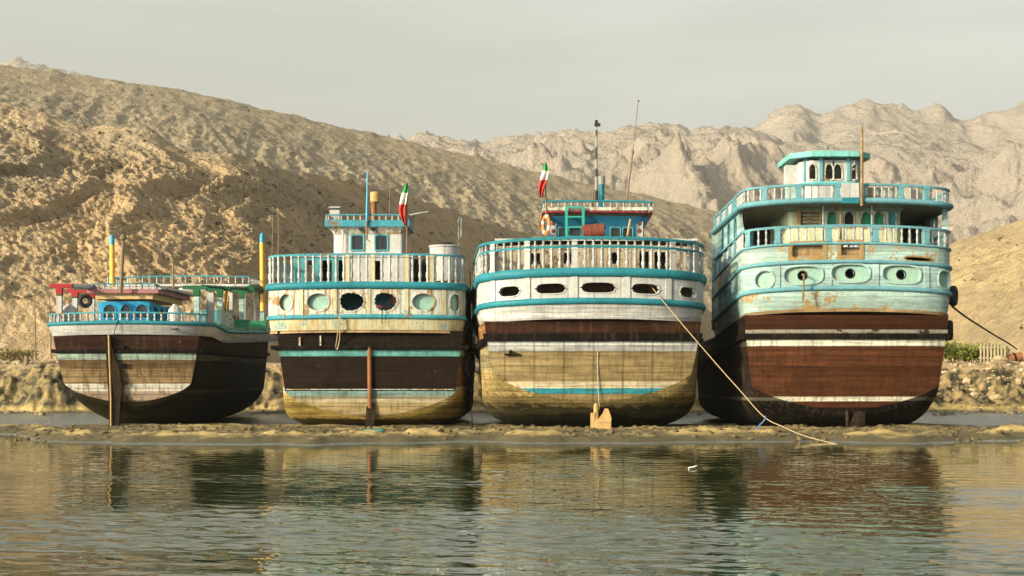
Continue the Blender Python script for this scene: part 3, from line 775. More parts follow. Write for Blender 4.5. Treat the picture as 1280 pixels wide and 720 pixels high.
# ================================================================== white and blue dhow, third along
def boat_three():
    b = Boat('dhow', 742, 54.6, 'big white dhow with blue mouldings and a row of five dark scroll shaped windows',
             zs=lambda x, y, z: -.10 * min(1.5, (x / 4.05) ** 2) - .045 * min(max(0, y), 9))
    P = stern_path(3.97, 2.0, 2.6, 10, .35); Z = b.Z
    tm = hullmat('stern_paint_white_dhow', [(-1, (.05, .04, .02)), (1.05, (.26, .185, .085)), (1.36, (.025, .20, .25)), (1.56, (.46, .40, .27)), (1.80, (.235, .175, .085)), (2.84, (.40, .41, .40)), (3.20, (.028, .0115, .0065))], seam=.235, vseam=1.02, seamdark=.35, grime=(.09, .05, .022), under=(.10, .055, .03))
    hm = hullmat('hull_paint_white_dhow', [(-1, (.020, .018, .009)), (.62, (.05, .042, .02)), (.95, (.16, .115, .045)), (1.35, (.30, .215, .085)), (2.2, (.26, .21, .12)), (3.2, (.26, .12, .05))], waver=.9, grime=(.05, .05, .02), streak=.55)
    b.hull(dict(zk=1.05, zb=2.12, Wb=3.45, Wt=3.75, n=1.45), dict(zk=.02, zb=1.5, Wb=3.95, Wt=4.1, n=3.0), 25, .95, Z(397) + .02, hm, rake=.10, transom_mat=tm, tuck=2.4, bulge=.3)
    b.transom_strip('wale', 3.20, 3.47, M_['wale'], .09, .10); b.wale('side_wale', .70, .22, M_['wale'], .09)
    # stern gallery
    mb = MB(); b.strip(mb, P, Z(398), Z(376), o0=-.16, o1=0, nz=6, bulge=.03); b.add_band = mb.build('lower_band', M_['white_plank'], b.root)
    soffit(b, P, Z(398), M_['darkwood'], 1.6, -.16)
    ops = [op(b, P, px, py, hw, hh, 'scroll', d) for px, py, hw, hh, d in ((636, 361, 15, 7.2, .9), (688, 360, 20, 7.4, .2), (750, 359.5, 23, 7.6, 0), (809, 360, 19, 7.4, .15), (860, 361, 14, 7.4, .9))]
    mb = MB(); b.wall(mb, P, Z(376), Z(340), ops, depth=.16, m=.06); b_w = mb.build('window_wall', M_['white'], b.root)
    for q in ops: b.frame(P, q, .035, .02, 'window', M_['white'], b.root)
    for px in (615, 661, 719, 782, 837, 874):
        s = P.s_of_x(b.X(px, .3)); mb = MB(); b.strip(mb, P, Z(372), Z(345), s - .11, s + .11, .035, .035, 2, ds=.11)
        for e in (-.11, .11): mb.grid([[b.pt(P, s + e, Z(372), oo), b.pt(P, s + e, Z(345), oo)] for oo in (0, .035)])
        mb.build('pilaster', M_['white'], b.root)
    moulding(b, P, Z(376), .09, .22, M_['blue']); moulding(b, P, Z(340), .13, .32, M_['blue'])
    b.deck('gallery_floor', P, Z(398) + .03, M_['deck'], -.2, 10); b.deck('poop_deck', P, Z(338), M_['deck'], -.05, 10)
    bulkhead(b, 3.5, 1.75, Z(397), Z(342), M_['wood']); bulkhead(b, 4.2, 9.9, Z(398) - .3, Z(345) - .4, M_['white'])
    s0, s1 = P.a + 1.5, P.b - 1.5
    posts = [P.s_of_x(b.X(p, .5)) for p in (614, 658, 719, 838, 872)]
    railing(b, 'railing', P, s0, s1, Z(336), Z(309.5), .285, .072, M_['blue'], M_['white'], .06, .09, posts=posts, post_mat=M_['white'], pw=.2)
    railing(b, 'top_railing', P, s0, s1, Z(306.5), Z(299), .285, .058, M_['blue'], M_['white'], .085, .10, posts=posts, post_mat=M_['white'], pw=.16)
    # poop house
    d = 2.9; k = (b.Yb + d) / FPX; xl, xr = b.X(622, d), b.X(868, d)
    hp = box_path([(xl, d + 5), (xl, d), (xr, d), (xr, d + 5)])
    zt = Z(301, d); o2 = [op_d(b, hp, px, 322, hw, 13, 'rect', d) for px, hw in ((806, 6), (824, 8), (838, 3))] + [op_d(b, hp, px, 318, 6, 7, 'rect', d) for px in (668, 712, 767)]
    mb = MB(); b.wall(mb, hp, Z(338), zt, o2, depth=.1, m=.03); mb.build('poop_house', weather('stained_house_paint', (.34, .29, .21), peel=.22, under=(.16, .10, .05), streak=.7, grime=(.13, .075, .03), vseam=.5), b.root)
    slab(b, 'house_roof', [(xl - .1, d - .1), (xr + .1, d - .1), (xr + .1, d + 5), (xl - .1, d + 5)], zt, zt + .07, M_['white'])
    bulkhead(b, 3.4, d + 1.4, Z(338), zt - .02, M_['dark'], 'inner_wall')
    # wheelhouse
    d = 4.6; f = (b.Yb + d) / FPX; xl, xr = b.X(688, d), b.X(805, d); zb, z1, z2, z3, z4 = zt + .05, Z(275, d), Z(263, d), Z(258, d), Z(247, d)
    wp = box_path([(xl, d + 3.4), (xl, d), (xr, d), (xr, d + 3.4)])
    ow = [op_d(b, wp, px, 288, hw, 10.5, 'rect', d) for px, hw in ((703, 5), (721, 7), (746, 9), (768, 6), (787, 6))]
    mb = MB(); b.wall(mb, wp, zb, z1, ow, depth=.1, m=.02); wh = mb.build('wheelhouse', M_['deepblue'], b.root)
    for q in ow: b.frame(wp, q, .03, .025, 'window', M_['teal_dark'], wh, pane=M_['glass'], inset=.06)
    for px in (691.5, 799.5):
        mb = MB(); x = b.X(px, d); mb.box((x, d - .03, (zb + z1) / 2), (.24, .05, z1 - zb)); pl = mb.build('painted_panel', M_['white'], wh, False)
        for q in range(3):
            mb = MB(); mb.lathe([(.02, 0), (.085, .0), (.06, .012), (.02, .02)], (x, d - .055, zb + .17 + q * .28), 10, M=Matrix.Rotation(rad(90), 3, 'X')); mb.build('painted_rosette', M_['redorange'], pl)
    mb = MB(); b.strip(mb, wp, z1, z2 - .03, o0=.02, o1=.24, nz=5, bulge=-.03); mb.build('cornice', M_['deepblue'], b.root)
    e = .30; pts = [(xl - e, d - e), (xr + e, d - e), (xr + e, d + 3.6), (xl - e, d + 3.6)]
    slab(b, 'wheelhouse_roof', pts, z2 - .03, z3 - .06, M_['cream'])
    rp = box_path([(xl - e, d + 3.6), (xl - e, d - e), (xr + e, d - e), (xr + e, d + 3.6)])
    mb = MB(); b.sweep(mb, rp, z3 - .03, [(-.08, -.018), (.02, -.018), (.02, .018), (-.08, .018)]); mb.build('red_trim', M_['red'], b.root)
    railing(b, 'roof_railing', rp, rp.a + .1, rp.b - .1, z3, z4, .24, .042, M_['blue'], M_['white'], .06, .075)
    # ladder
    mb = MB(); dl = d - .42
    for px in (708, 729): mb.box((b.X(px, dl), dl, (Z(258, dl) + zb - .2) / 2), (.10, .06, Z(258, dl) - zb + .2))
    lad = mb.build('ladder', M_['teal_ladder'], b.root, False)
    for py in (259, 271, 284, 296):
        mb = MB(); mb.box((b.X(718.5, dl), dl, Z(py, dl)), (.56, .05, .055)); mb.build('rung', M_['teal_ladder'], lad, False)
    # funnel, mast, aerial
    dm = d + 1.2
    mb = MB(); x = b.X(752, dm); mb.lathe([(.11, z3 - .1), (.11, Z(231, dm)), (.13, Z(231, dm)), (.13, Z(221, dm)), (.10, Z(221, dm)), (.10, Z(224, dm))], (x, dm, 0), 14); fn = mb.build('funnel', M_['blue'], b.root)
    mb = MB(); mb.lathe([(.135, Z(231, dm)), (.138, Z(220.5, dm))], (x, dm, 0), 14); mb.build('funnel_cap', M_['greysteel'], fn)
    mb = MB(); x = b.X(745.5, dm); ys = [250, 238, 221, 211, 199, 184, 170, 163, 157]
    for i in range(8): mb.tube([(x, dm, Z(ys[i], dm)), (x, dm, Z(ys[i + 1], dm))], .062 - .004 * i, 10, mi=i % 2)
    mb.box((x + .04, dm, Z(156, dm)), (.22, .10, .12), mi=0); mb.lathe([(.06, 0), (.07, .1), (.03, .14)], (x, dm, Z(154.5, dm)), 8, mi=0)
    mb.build('signal_mast', [M_['black'], M_['mastgrey']], b.root)
    mb = MB(); p0, p1, p2 = b.wpt(783, 254, d), b.wpt(791, 190, d), b.wpt(798, 126, d); mb.tube([p0, p1], .035, 6); mb.tube([p1, p2], .016, 6); mb.lathe([(.05, -.07), (.06, 0), (.04, .08)], p1, 8); mb.lathe([(.03, -.03), (.05, 0), (.03, .03)], p2, 6)
    mb.build('whip_aerial', M_['pole'], b.root)
    rod('slanted_staff', [b.wpt(784, 296, d - .3), b.wpt(788, 274, d - .3)], .04, M_['tan'], b.root)
    rod('stub_aerial', [b.wpt(741, 262, d), b.wpt(741, 240, d)], .03, M_['pole'], b.root)
    # rudder, iron on timber
    y = b.tr_y(0, 1.05)
    mb = MB(); x0 = b.X(745, 1); mb.tube([(x0, y + .12, 1.35), (x0, y - .05, .02)], .085, 10)
    prof = [(b.X(746, 1), .0), (b.X(763, 1), .0), (b.X(764, 1), .55), (b.X(760, 1), .86), (b.X(756, 1), .88), (b.X(753, 1), .70), (b.X(746, 1), .45)]
    n = len(prof); mb.add([(x, y - .11, z) for x, z in prof] + [(x, y - .01, z) for x, z in prof], [tuple(range(n)), tuple(range(2 * n - 1, n - 1, -1))] + [(i, n + i, n + (i + 1) % n, (i + 1) % n) for i in range(n)])
    mb.box((b.X(754, 1), y - .12, .42), (.5, .03, .05)); mb.box((b.X(740.5, 1), y - .03, .35), (.14, .12, .75))
    mb.build('rudder', M_['tan'], b.root)
    rod('rudder_line', [(b.X(746, 1), b.tr_y(0, 2.85) - .05, 2.85), (b.X(747, 1), b.tr_y(0, 1.6) - .06, 1.6), (b.X(749, 1), y - .08, .85)], .014, M_['cream'], b.root, 5)
    mb = MB(); x = b.X(640, 1); z = Z(441, 1.2); yy = b.tr_y(x, z)
    mb.box((x, yy - .05, z - .07), (.52, .08, .07)); mb.lathe([(.07, 0), (.07, .1)], (x - .05, yy - .02, z + .02), 10, M=Matrix.Rotation(rad(90), 3, 'X')); mb.build('drain_spout', M_['wale'], b.root)
    return b

# ================================================================== weathered cream dhow, second along
def boat_two():
    b = Boat('dhow', 461, 57.0, 'weathered cream dhow with broken oval openings and a small white cabin on top', zs=lambda x, y, z: -.04 * min(1.4, (x / 3.6) ** 2))
    P = stern_path(3.40, 1.3, 3.4, 9, .05, Wl=3.74); Z = b.Z
    tm = hullmat('stern_paint_cream_dhow', [(-1, (.10, .075, .03)), (.55, (.25, .19, .095)), (1.05, (.30, .26, .17)), (1.28, (.22, .36, .35)), (1.46, (.0125, .0078, .005)), (2.69, (.10, .28, .27)), (2.93, (.010, .007, .005))], seam=.30, seamdark=.6, grime=(.022, .015, .009), under=(.055, .042, .026), peel=.10)
    hm = hullmat('hull_paint_cream_dhow', [(-1, (.10, .072, .02)), (.45, (.26, .18, .05)), (.95, (.36, .26, .085)), (1.35, (.42, .38, .29)), (1.6, (.17, .095, .055)), (2.70, (.28, .40, .36)), (2.93, (.12, .065, .04))], waver=.35, streak=.45, grime=(.07, .05, .02))
    b.hull(dict(zk=.52, zb=1.46, Wb=3.06, Wt=3.32, n=1.5), dict(zk=.02, zb=1.0, Wb=3.42, Wt=3.52, n=3.2), 24, .6, Z(412), hm, rake=.07, transom_mat=tm, tuck=1.8, bulge=.12, grow=6)
    b.transom_strip('wale', 2.94, 3.09, M_['wale'], .10, .28); b.wale('side_wale', .62, .16, M_['wale'], .10)
    b.transom_strip('loose_batten', 1.50, 1.535, M_['cream'], .04, -.05); b.transom_strip('lower_batten', 1.58, 1.60, M_['darkwood'], .04, -.02)
    mb = MB(); b.strip(mb, P, Z(413), Z(396), o0=-.10, o1=0, nz=5); mb.build('lower_band', M_['yellowed'], b.root)
    mb = MB(); b.sweep(mb, P, Z(413), [(-.14, -.06), (-.05, -.07), (-.05, .03), (-.14, .03)]); mb.build('bottom_trim', M_['wood'], b.root)
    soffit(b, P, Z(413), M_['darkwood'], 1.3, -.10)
    lst = ((361, 377, 9, 10.5, 'oval', .7), (396, 377, 14, 11, 'oval', .2), (441, 377, 15, 11.5, 'torn', 0), (484, 377, 14, 11.5, 'torn', 0), (531, 377, 14, 11, 'oval', .1), (570, 377, 8, 11, 'oval', .8))
    ops = [op(b, P, *a) for a in lst]
    mb = MB(); b.wall(mb, P, Z(396), Z(357), ops, depth=.09, m=.06); mb.build('panel_wall', M_['cream'], b.root)
    for q, l in zip(ops, lst):
        pane = None if l[4] == 'torn' else M_['mint']
        b.frame(P, q, .045, .02, 'oval_opening', M_['cream'], b.root, pane=pane, inset=.14)
    for px in (379, 418, 462, 511, 553):
        s = P.s_of_x(b.X(px, .2)); mb = MB(); b.strip(mb, P, Z(394), Z(361), s - .07, s + .07, .03, .03, 2, ds=.07)
        for e in (-.07, .07): mb.grid([[b.pt(P, s + e, Z(394), oo), b.pt(P, s + e, Z(361), oo)] for oo in (0, .03)])
        mb.build('batten', M_['yellowed'], b.root)
    moulding(b, P, Z(395.5), .07, .17, M_['teal_worn']); moulding(b, P, Z(356.5), .12, .27, M_['blue'])
    b.deck('gallery_floor', P, Z(413) + .03, M_['deck'], -.15, 9); b.deck('poop_deck', P, Z(355), M_['deck'], -.05, 9)
    bulkhead(b, 3.2, 1.35, Z(412), Z(358), M_['teal_dark']); bulkhead(b, 3.6, 8.9, Z(413) - .3, Z(356) - .1, M_['cream'])
    # broken boards hanging inside the torn openings
    mb = MB(); mb.box((b.X(487, .5), .5, Z(376)), (.07, .03, .62), M=Matrix.Rotation(rad(24), 3, 'Y')); mb.box((b.X(495, .5), .45, Z(378)), (.16, .03, .5), M=Matrix.Rotation(rad(-12), 3, 'Y')); mb.box((b.X(478, .6), .55, Z(383)), (.5, .03, .09), M=Matrix.Rotation(rad(12), 3, 'Y'))
    mb.build('broken_board', M_['redorange'], b.root, False)
    s0, s1 = P.a + 2.5, P.s_of_x(b.X(578, .9)) + .9
    posts = [P.s_of_x(b.X(p, .3)) for p in (437, 465, 509, 541)]
    railing(b, 'railing', P, s0, s1, Z(353), Z(319), .27, .066, M_['teal_worn'], M_['white'], .055, .075, posts=posts, post_mat=M_['yellowed'], pw=.15)
    # lower deckhouse and white cabin
    d = 2.4; xl, xr = b.X(366, d), b.X(512, d); zt = Z(321, d)
    hp = box_path([(xl, d + 4.5), (xl, d), (xr, d), (xr, d + 4.5)])
    oo = [op_d(b, hp, px, 338, hw, 13, 'rect', d) for px, hw in ((385, 3), (409, 7), (428, 5.5))]
    mb = MB(); b.wall(mb, hp, Z(355), zt, oo, s1=hp.s_of_x(b.X(437, d)), depth=.08, m=.02); mb.build('deckhouse', M_['teal_dark'], b.root)
    mb = MB(); b.wall(mb, hp, Z(355), zt, [op_d(b, hp, 468, 338, 5, 12, 'rect', d)], s0=hp.s_of_x(b.X(437, d)), depth=.08, m=.02); mb.build('deckhouse_wall', M_['white'], b.root)
    slab(b, 'house_roof', [(xl - .06, d - .06), (xr + .06, d - .06), (xr + .06, d + 4.5), (xl - .06, d + 4.5)], zt, zt + .06, M_['white'])
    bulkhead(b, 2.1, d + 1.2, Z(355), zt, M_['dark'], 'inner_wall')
    d = 3.2; xl, xr = b.X(417, d), b.X(502, d); zb = zt + .05; z1, z2, z3, z4 = Z(292.5, d), Z(284, d), Z(276, d), Z(270, d)
    wp = box_path([(xl, d + 2.6), (xl, d), (xr, d), (xr, d + 2.6)])
    ow = [op_d(b, wp, px, 303.5, 7.2, 9, 'rect', d) for px in (445.5, 475)]
    mb = MB(); b.wall(mb, wp, zb, z1, ow, depth=.1, m=.03); cb = mb.build('cabin', M_['white'], b.root)
    for q in ow: b.frame(wp, q, .055, .03, 'window', M_['teal_dark'], cb, pane=M_['glass'], inset=.05)
    mb = MB(); b.strip(mb, wp, z1, z2, o0=.02, o1=.22, nz=5, bulge=-.03); mb.build('cornice', M_['cream'], b.root)
    e = .30; pts = [(xl - e, d - e), (xr + e, d - e), (xr + e, d + 2.8), (xl - e, d + 2.8)]
    slab(b, 'cabin_roof', pts, z2, z3, M_['teal_worn'])
    for px in (452, 467):
        mb = MB(); mb.lathe([(.02, 0), (.1, 0), (.1, .06), (.02, .06)], (b.X(px, d), d - .13, Z(286.5, d)), 10, M=Matrix.Rotation(rad(90), 3, 'X')); mb.build('deck_lamp', M_['black'], b.root)
    rp = box_path([(xl - e, d + 2.8), (xl - e, d - e), (xr + e, d - e), (xr + e, d + 2.8)])
    railing(b, 'roof_railing', rp, rp.a + .1, rp.b - .1, z3, z4, .24, .045, M_['teal_worn'], M_['white'], .045, .05)
    mb = MB(); mb.box((b.X(417.5, d), d + .3, (Z(268, d) + z3) / 2), (.38, .34, Z(259, d) - z3 + .1)); mb.box((b.X(417.5, d), d + .3, Z(258.5, d)), (.42, .38, .05)); mb.build('roof_locker', M_['white'], b.root, False)
    dm = d - .36
    rod('blue_staff', [b.wpt(458.5, 300, dm), b.wpt(458.5, 272, dm)], .035, M_['pole'], b.root); rod('signal_staff', [b.wpt(458.5, 276, dm), b.wpt(459.6, 214, dm)], [.05, .03], M_['tipblue'], b.root)
    mb = MB(); x = b.X(467.5, d + .5); mb.lathe([(.11, z3 - .05), (.11, Z(252, d + .5)), (.10, Z(252, d + .5))], (x, d + .5, 0), 12); ch = mb.build('exhaust_pipe', M_['rust'], b.root)
    mb = MB(); x = b.X(469, d + .5); mb.lathe([(.17, Z(253, d + .5)), (.19, Z(252, d + .5)), (.19, Z(241, d + .5)), (.15, Z(240, d + .5)), (.14, Z(243, d + .5))], (x, d + .5, 0), 14); mb.build('exhaust_cowl', M_['tan'], ch)
    rod('whip_aerial', [b.wpt(487, 276, d), b.wpt(487.3, 202, d)], .018, M_['pole'], b.root, 6)
    rod('slanted_staff', [b.wpt(510, 269, d), b.wpt(535, 264.5, d)], .025, M_['white'], b.root, 6)
    rod('side_pipe', [b.wpt(428, 316, d - .12), b.wpt(429, 276, d - .12)], .03, M_['white'], b.root, 6)
    dl = 3.6; mb = MB(); mb.tube([b.wpt(573.5, 318, dl), b.wpt(573, 274, dl), b.wpt(575, 272, dl), b.wpt(576.6, 274, dl), b.wpt(576.2, 300, dl)], .022, 6); mb.build('loop_aerial', M_['cream'], b.root)
    dl = 4.5; mb = MB(); mb.tube([b.wpt(340, 330, dl), b.wpt(341, 272, dl), b.wpt(348, 265.5, dl), b.wpt(348, 318, dl)], .02, 6); mb.build('awning_hoop', M_['pole'], b.root)
    # rudder: iron stock and timber blade
    mb = MB(); z = .5; y = b.tr_y(0, .52)
    rod('rudder_stock', [(0, b.tr_y(0, 3.1) - .05, 3.05), (0, b.tr_y(0, 1.6) - .09, 1.6), (0, y - .12, .85)], .075, M_['rust'], b.root)
    prof = [(-.19, .04), (.10, .04), (.17, .5), (.15, 1.0), (.02, 1.12), (-.13, .85), (-.15, .5)]
    n = len(prof); mb = MB(); mb.add([(x, y - .16, z) for x, z in prof] + [(x, y - .04, z) for x, z in prof], [tuple(range(n)), tuple(range(2 * n - 1, n - 1, -1))] + [(i, n + i, n + (i + 1) % n, (i + 1) % n) for i in range(n)]); mb.build('rudder', M_['darkwood'], b.root, False)
    for px, py0, py1, w in ((376, 422, 432, .06), (402, 420, 432, .05)):
        mb = MB(); x = b.X(px, .6); z = Z((py0 + py1) / 2, .6); mb.box((x, b.tr_y(x, z) - .04, z), (w, .06, (py1 - py0) * .03)); mb.build('cleat', M_['cream'], b.root, False)
    return b

# ================================================================== pale blue two-deck dhow on the right
def boat_four():
    def zs4(x, y, z):
        k = .085 + (.025 - .085) * min(1, max(0, (z - 6.4) / 1.3)); return -.13 * min(1.3, (x / 3.65) ** 2) - k * min(max(0, y), 9) - .02 * max(0, min(y, 20) - 9)
    b = Boat('dhow', 1061, 55.0, 'tall pale blue dhow with two decks, rust brown stern and flaking balcony', zs=zs4)
    P = stern_path(3.70, 1.2, 4.0, 8.6, .0, Wl=3.58); Z = b.Z
    tm = hullmat('stern_paint_blue_dhow', [(-1, (.02, .010, .008)), (.9, (.07, .023, .012)), (1.10, (.46, .43, .33)), (1.27, (.072, .0265, .0115)), (3.03, (.52, .51, .41)), (3.27, (.050, .018, .008))], seam=.18, seamdark=.2, grime=(.028, .012, .006), under=(.07, .035, .02), peel=.03, streak=.45)
    hm = hullmat('hull_paint_blue_dhow', [(-1, (.008, .007, .006)), (1.12, (.10, .09, .07)), (1.25, (.014, .009, .007)), (3.0, (.05, .045, .035)), (3.25, (.010, .007, .006))], waver=.06)
    b.hull(dict(zk=.80, zb=1.72, Wb=3.26, Wt=3.53, n=1.5), dict(zk=-.02, zb=1.3, Wb=3.52, Wt=3.68, n=3.0), 24, .7, Z(387), hm, rake=.10, transom_mat=tm, tuck=2.2, bulge=.28)
    b.transom_strip('wale', 3.28, 3.47, M_['wale'], .10, .10); b.transom_strip('grey_strake', 3.475, 3.60, weather('grey_strake_paint', (.24, .22, .18), peel=.25, under=(.05, .035, .025)), .05, .02); b.wale('side_wale', .72, .2, M_['wale'], .1, y1=25)
    mb = MB(); b.strip(mb, P, Z(386), Z(360), o0=-.10, o1=0, nz=6, bulge=.02); mb.build('lower_band', M_['pale_peel'], b.root)
    mb = MB(); b.sweep(mb, P, Z(386), [(-.16, -.09), (-.06, -.09), (-.05, .02), (-.14, .02)]); mb.build('bottom_trim', M_['wood'], b.root)
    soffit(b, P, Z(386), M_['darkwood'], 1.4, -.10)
    # panelled tier with five recessed ovals
    L = ((953, 346, 11.5, 11, 'oval', .9), (1004.5, 343, 23.5, 11, 'stadium', .1), (1065.5, 341.5, 23.5, 11, 'stadium', 0), (1127, 341.5, 23.5, 11, 'stadium', .1), (1176, 344, 9.5, 10.5, 'stadium', .8))
    ops = [op(b, P, *a) for a in L]
    side = [dict(s=P.a + 8.6 - y, z=Z(343), rx=.27, rz=.34, kind='arch') for y in (3.4, 4.9, 6.4)]
    mb = MB(); b.wall(mb, P, Z(360), Z(327), ops + side, depth=.10, m=.05); mb.build('panel_wall', M_['pale'], b.root)
    for i, (q, l) in enumerate(zip(ops, L)):
        fr = b.frame(P, q, .055, .035, 'oval_panel', M_['pale'], b.root)
        mb = MB(); hole = [dict(s=q['s'] + (-.02 if i == 1 else .0), z=q['z'], rx=.155, rz=.155, kind='oval')] if 0 < i < 4 else []
        b.wall(mb, P, q['z'] - q['rz'] * 1.12, q['z'] + q['rz'] * 1.12, hole, q['s'] - q['rx'] * 1.1, q['s'] + q['rx'] * 1.1, -.085, .12, .03); mb.build('panel_board', M_['mint'], fr)
        for h in hole: b.frame(P, h, .022, .012, 'porthole', M_['black'], fr, o=-.085)
    for q in side: b.frame(P, q, .03, .02, 'side_window', M_['pale_trim'], b.root)
    for px in (974, 1035, 1096, 1156):
        s = P.s_of_x(b.X(px, .1)); mb = MB(); b.strip(mb, P, Z(357), Z(330), s - .09, s + .09, .03, .03, 2, ds=.09)
        for e in (-.09, .09): mb.grid([[b.pt(P, s + e, Z(357), oo), b.pt(P, s + e, Z(330), oo)] for oo in (0, .03)])
        mb.build('pilaster', M_['pale'], b.root)
    moulding(b, P, Z(360), .09, .17, M_['pale_trim']); moulding(b, P, Z(327), .09, .15, M_['pale_trim'])
    # plain tier with stripped hatches
    H = ((1011, 313, 19.5, 7.5, 'rect', .1), (1065, 312, 12, 7.5, 'rect', 0), (1148, 321.5, 18, 2.6, 'torn', .3))
    hq = [op(b, P, *a) for a in H]
    mb = MB(); b.wall(mb, P, Z(327), Z(304), hq, depth=.12, m=.16); mb.build('hatch_wall', M_['pale_peel'], b.root)
    for q in hq[:2]: b.frame(P, q, .14, .02, 'hatch', M_['stripped'], b.root, pane=M_['wood'], inset=.16)
    b.frame(P, hq[2], .05, .015, 'split_plank', M_['stripped'], b.root)
    mb = MB()
    for dx, w in ((-.16, .13), (.04, .10), (.2, .12)): mb.lathe([(.02, -.06), (w, -.02), (w * .8, .05), (.03, .08)], (b.X(1064, 0) + dx, .10, Z(308)), 8)
    mb.build('rag', M_['white'], b.root)
    moulding(b, P, Z(304), .06, .10, M_['pale_trim'])
    b.deck('gallery_floor', P, Z(386) + .03, M_['deck'], -.2, 8.6); b.deck('lower_deck', P, Z(327), M_['deck'], -.12, 8.6); b.deck('balcony_deck', P, Z(305), M_['deck'], -.05, 8.6); b.deck('upper_deck', P, Z(250), M_['soffit'], -.05, 8.6)
    bulkhead(b, 3.35, 1.8, Z(386), Z(328), M_['teal_dark']); bulkhead(b, 3.65, 8.5, Z(386) - .5, Z(254) - .2, M_['pale'])
    # balcony rail
    s0, s1 = P.a + .3, P.b - .3; SX = lambda px, d=.1: P.s_of_x(b.X(px, d))
    posts = [P.a + v for v in (.6, 2.0, 3.4, 4.8, 6.2)] + [SX(933, .9), SX(974), SX(1034), SX(1096), SX(1155, .2)] + [P.b - v for v in (6.9, 5, 3)]
    railing(b, 'balcony_railing', P, s0, s1, Z(304), Z(283.5), .275, .050, M_['pale_trim'], M_['white'], .07, .085, posts=posts, post_mat=M_['pale_trim'], pw=.19, base=.06)
    # side walls of the balcony deck with arched openings
    for sg in (-1, 1):
        ys = (2.6, 4.3, 6.0)
        sq = [dict(s=(P.a + 8.6 - y) if sg < 0 else (P.b - 8.6 + y), z=Z(268.5), rx=.30, rz=.34, kind='arch') for y in ys]
        a, c = (P.a, P.a + 8.6 - 1.5) if sg < 0 else (P.b - 8.6 + 2.2, P.b)
        mb = MB(); b.wall(mb, P, Z(282), Z(252), sq, a, c, depth=.09, m=.05, o=-.05); mb.build('side_wall', M_['pale'], b.root)
        for q in sq: b.frame(P, q, .035, .02, 'arched_opening', M_['blue'], b.root, o=-.05)
    mb = MB(); x = b.X(1182, .8); mb.box((x, .9, (Z(284) + Z(254)) / 2 - .1), (.16, .16, Z(254) - Z(284))); mb.build('corner_post', M_['pale'], b.root, False)
    mb = MB(); rows = []                                     # curved bracket at the port corner
    for t in np.linspace(0, 1, 9):
        z = Z(254) - .05 - (Z(254) - Z(283)) * t - .08; yy = 1.55 - .75 * (t ** 2.2); rows.append([(-3.52, 1.7, z), (-3.52, yy, z), (-3.44, yy, z), (-3.44, 1.7, z)])
    mb.grid(rows); mb.build('bracket', M_['pale'], b.root)
    # balcony cabin
    d = 1.15; xl, xr = b.X(986, d), b.X(1126, d); zt = Z(250) - .01
    cp = box_path([(xl, d + 4), (xl, d), (xr, d), (xr, d + 4)])
    cq = [op_d(b, cp, 1015, 271, 12, 9, 'rect', d)] + [op_d(b, cp, px, 273, 6, 9.5, 'ogee', d) for px in (1039.5, 1060, 1081, 1101)] + [op_d(b, cp, 1117.5, 273, 4.5, 10, 'rect', d)]
    mb = MB(); b.wall(mb, cp, Z(304.5), zt, cq, depth=.09, m=.02); cw = mb.build('balcony_cabin', weather('cabin_cream', (.56, .60, .42), peel=.1, streak=.45, grime=(.42, .28, .08)), b.root)
    for i, q in enumerate(cq):
        pane = [M_['wood'], M_['green'], M_['dark'], M_['green'], M_['green'], M_['teal_dark']][i]
        f = b.frame(cp, q, .045, .03, 'shutter', [M_['tan'], M_['cream'], M_['cream'], M_['cream'], M_['cream'], M_['pale']][i], cw, pane=pane, inset=.05)
        if i == 0:
            mb = MB()
            for k in range(4): mb.box((b.X(1015, d), d - .0, q['z'] - .2 + k * .13), (.68, .04, .035))
            mb.build('slat', M_['cream'], f, False)
    mb = MB(); mb.box((b.X(998, d), d - .05, Z(272, d)), (.13, .06, .56)); mb.build('door_jamb', M_['tan'], cw, False)
    mb = MB(); b.strip(mb, cp, zt - .22, zt, o0=.01, o1=.30, nz=5, bulge=-.05); mb.build('cove', M_['pale_peel'], b.root)
    for px in (1029, 1051, 1090):
        rod('stanchion', [b.wpt(px, 304, .5), (b.X(px, .5), .5, Z(252))], .035, M_['pale'] if px != 1051 else M_['pole'], b.root, 6)
    # upper deck edge and rail
    moulding(b, P, Z(250.5), .13, .21, M_['pale_trim'])
    g0, g1 = SX(1050), SX(1074)
    posts = [P.a + v for v in (.5, 2.2, 3.9, 5.6)] + [SX(919, .8), SX(956, .2), SX(996), SX(1045)]
    railing(b, 'upper_railing', P, P.a + .2, g0, Z(247.5), Z(231.5), .25, .046, M_['pale_trim'], M_['white'], .065, .08, posts=posts, post_mat=M_['pale_trim'], pw=.17)
    posts = [SX(1078), SX(1125), SX(1158, .3), P.b - 7.0, P.b - 4, P.b - 2]
    railing(b, 'upper_railing', P, g1, P.b - .2, Z(247.5), Z(231.5), .25, .046, M_['pale_trim'], M_['white'], .065, .08, posts=posts, post_mat=M_['pale_trim'], pw=.17)
    mb = MB(); mb.box((b.X(1062.5, 0), -.02, (Z(229) + Z(248)) / 2), (.60, .07, Z(229) - Z(248))); mb.build('gangway_board', M_['white'], b.root, False)
    mb = MB(); mb.box((b.X(1062, 0), -.06, Z(251)), (.56, .2, .2)); mb.build('gangway_step', M_['blue'], b.root, False)
    mb = MB(); s0_, s1_ = SX(1082), SX(1120); b.strip(mb, P, Z(246), Z(233), s0_, s1_, -.2, -.2, 2); mb.build('canvas_screen', M_['cream'], b.root)
    rod('flag_staff', [(b.X(1076, 0), -.16, Z(258)), (b.X(1076, 0), -.16, Z(159))], [.055, .045], M_['wood'], b.root, 10)
    # wheelhouse
    d = 3.6; xl, xr = b.X(1001, d), b.X(1083, d); zb = Z(250); z0, z1, z2 = Z(226, d), Z(197, d), Z(190.5, d)
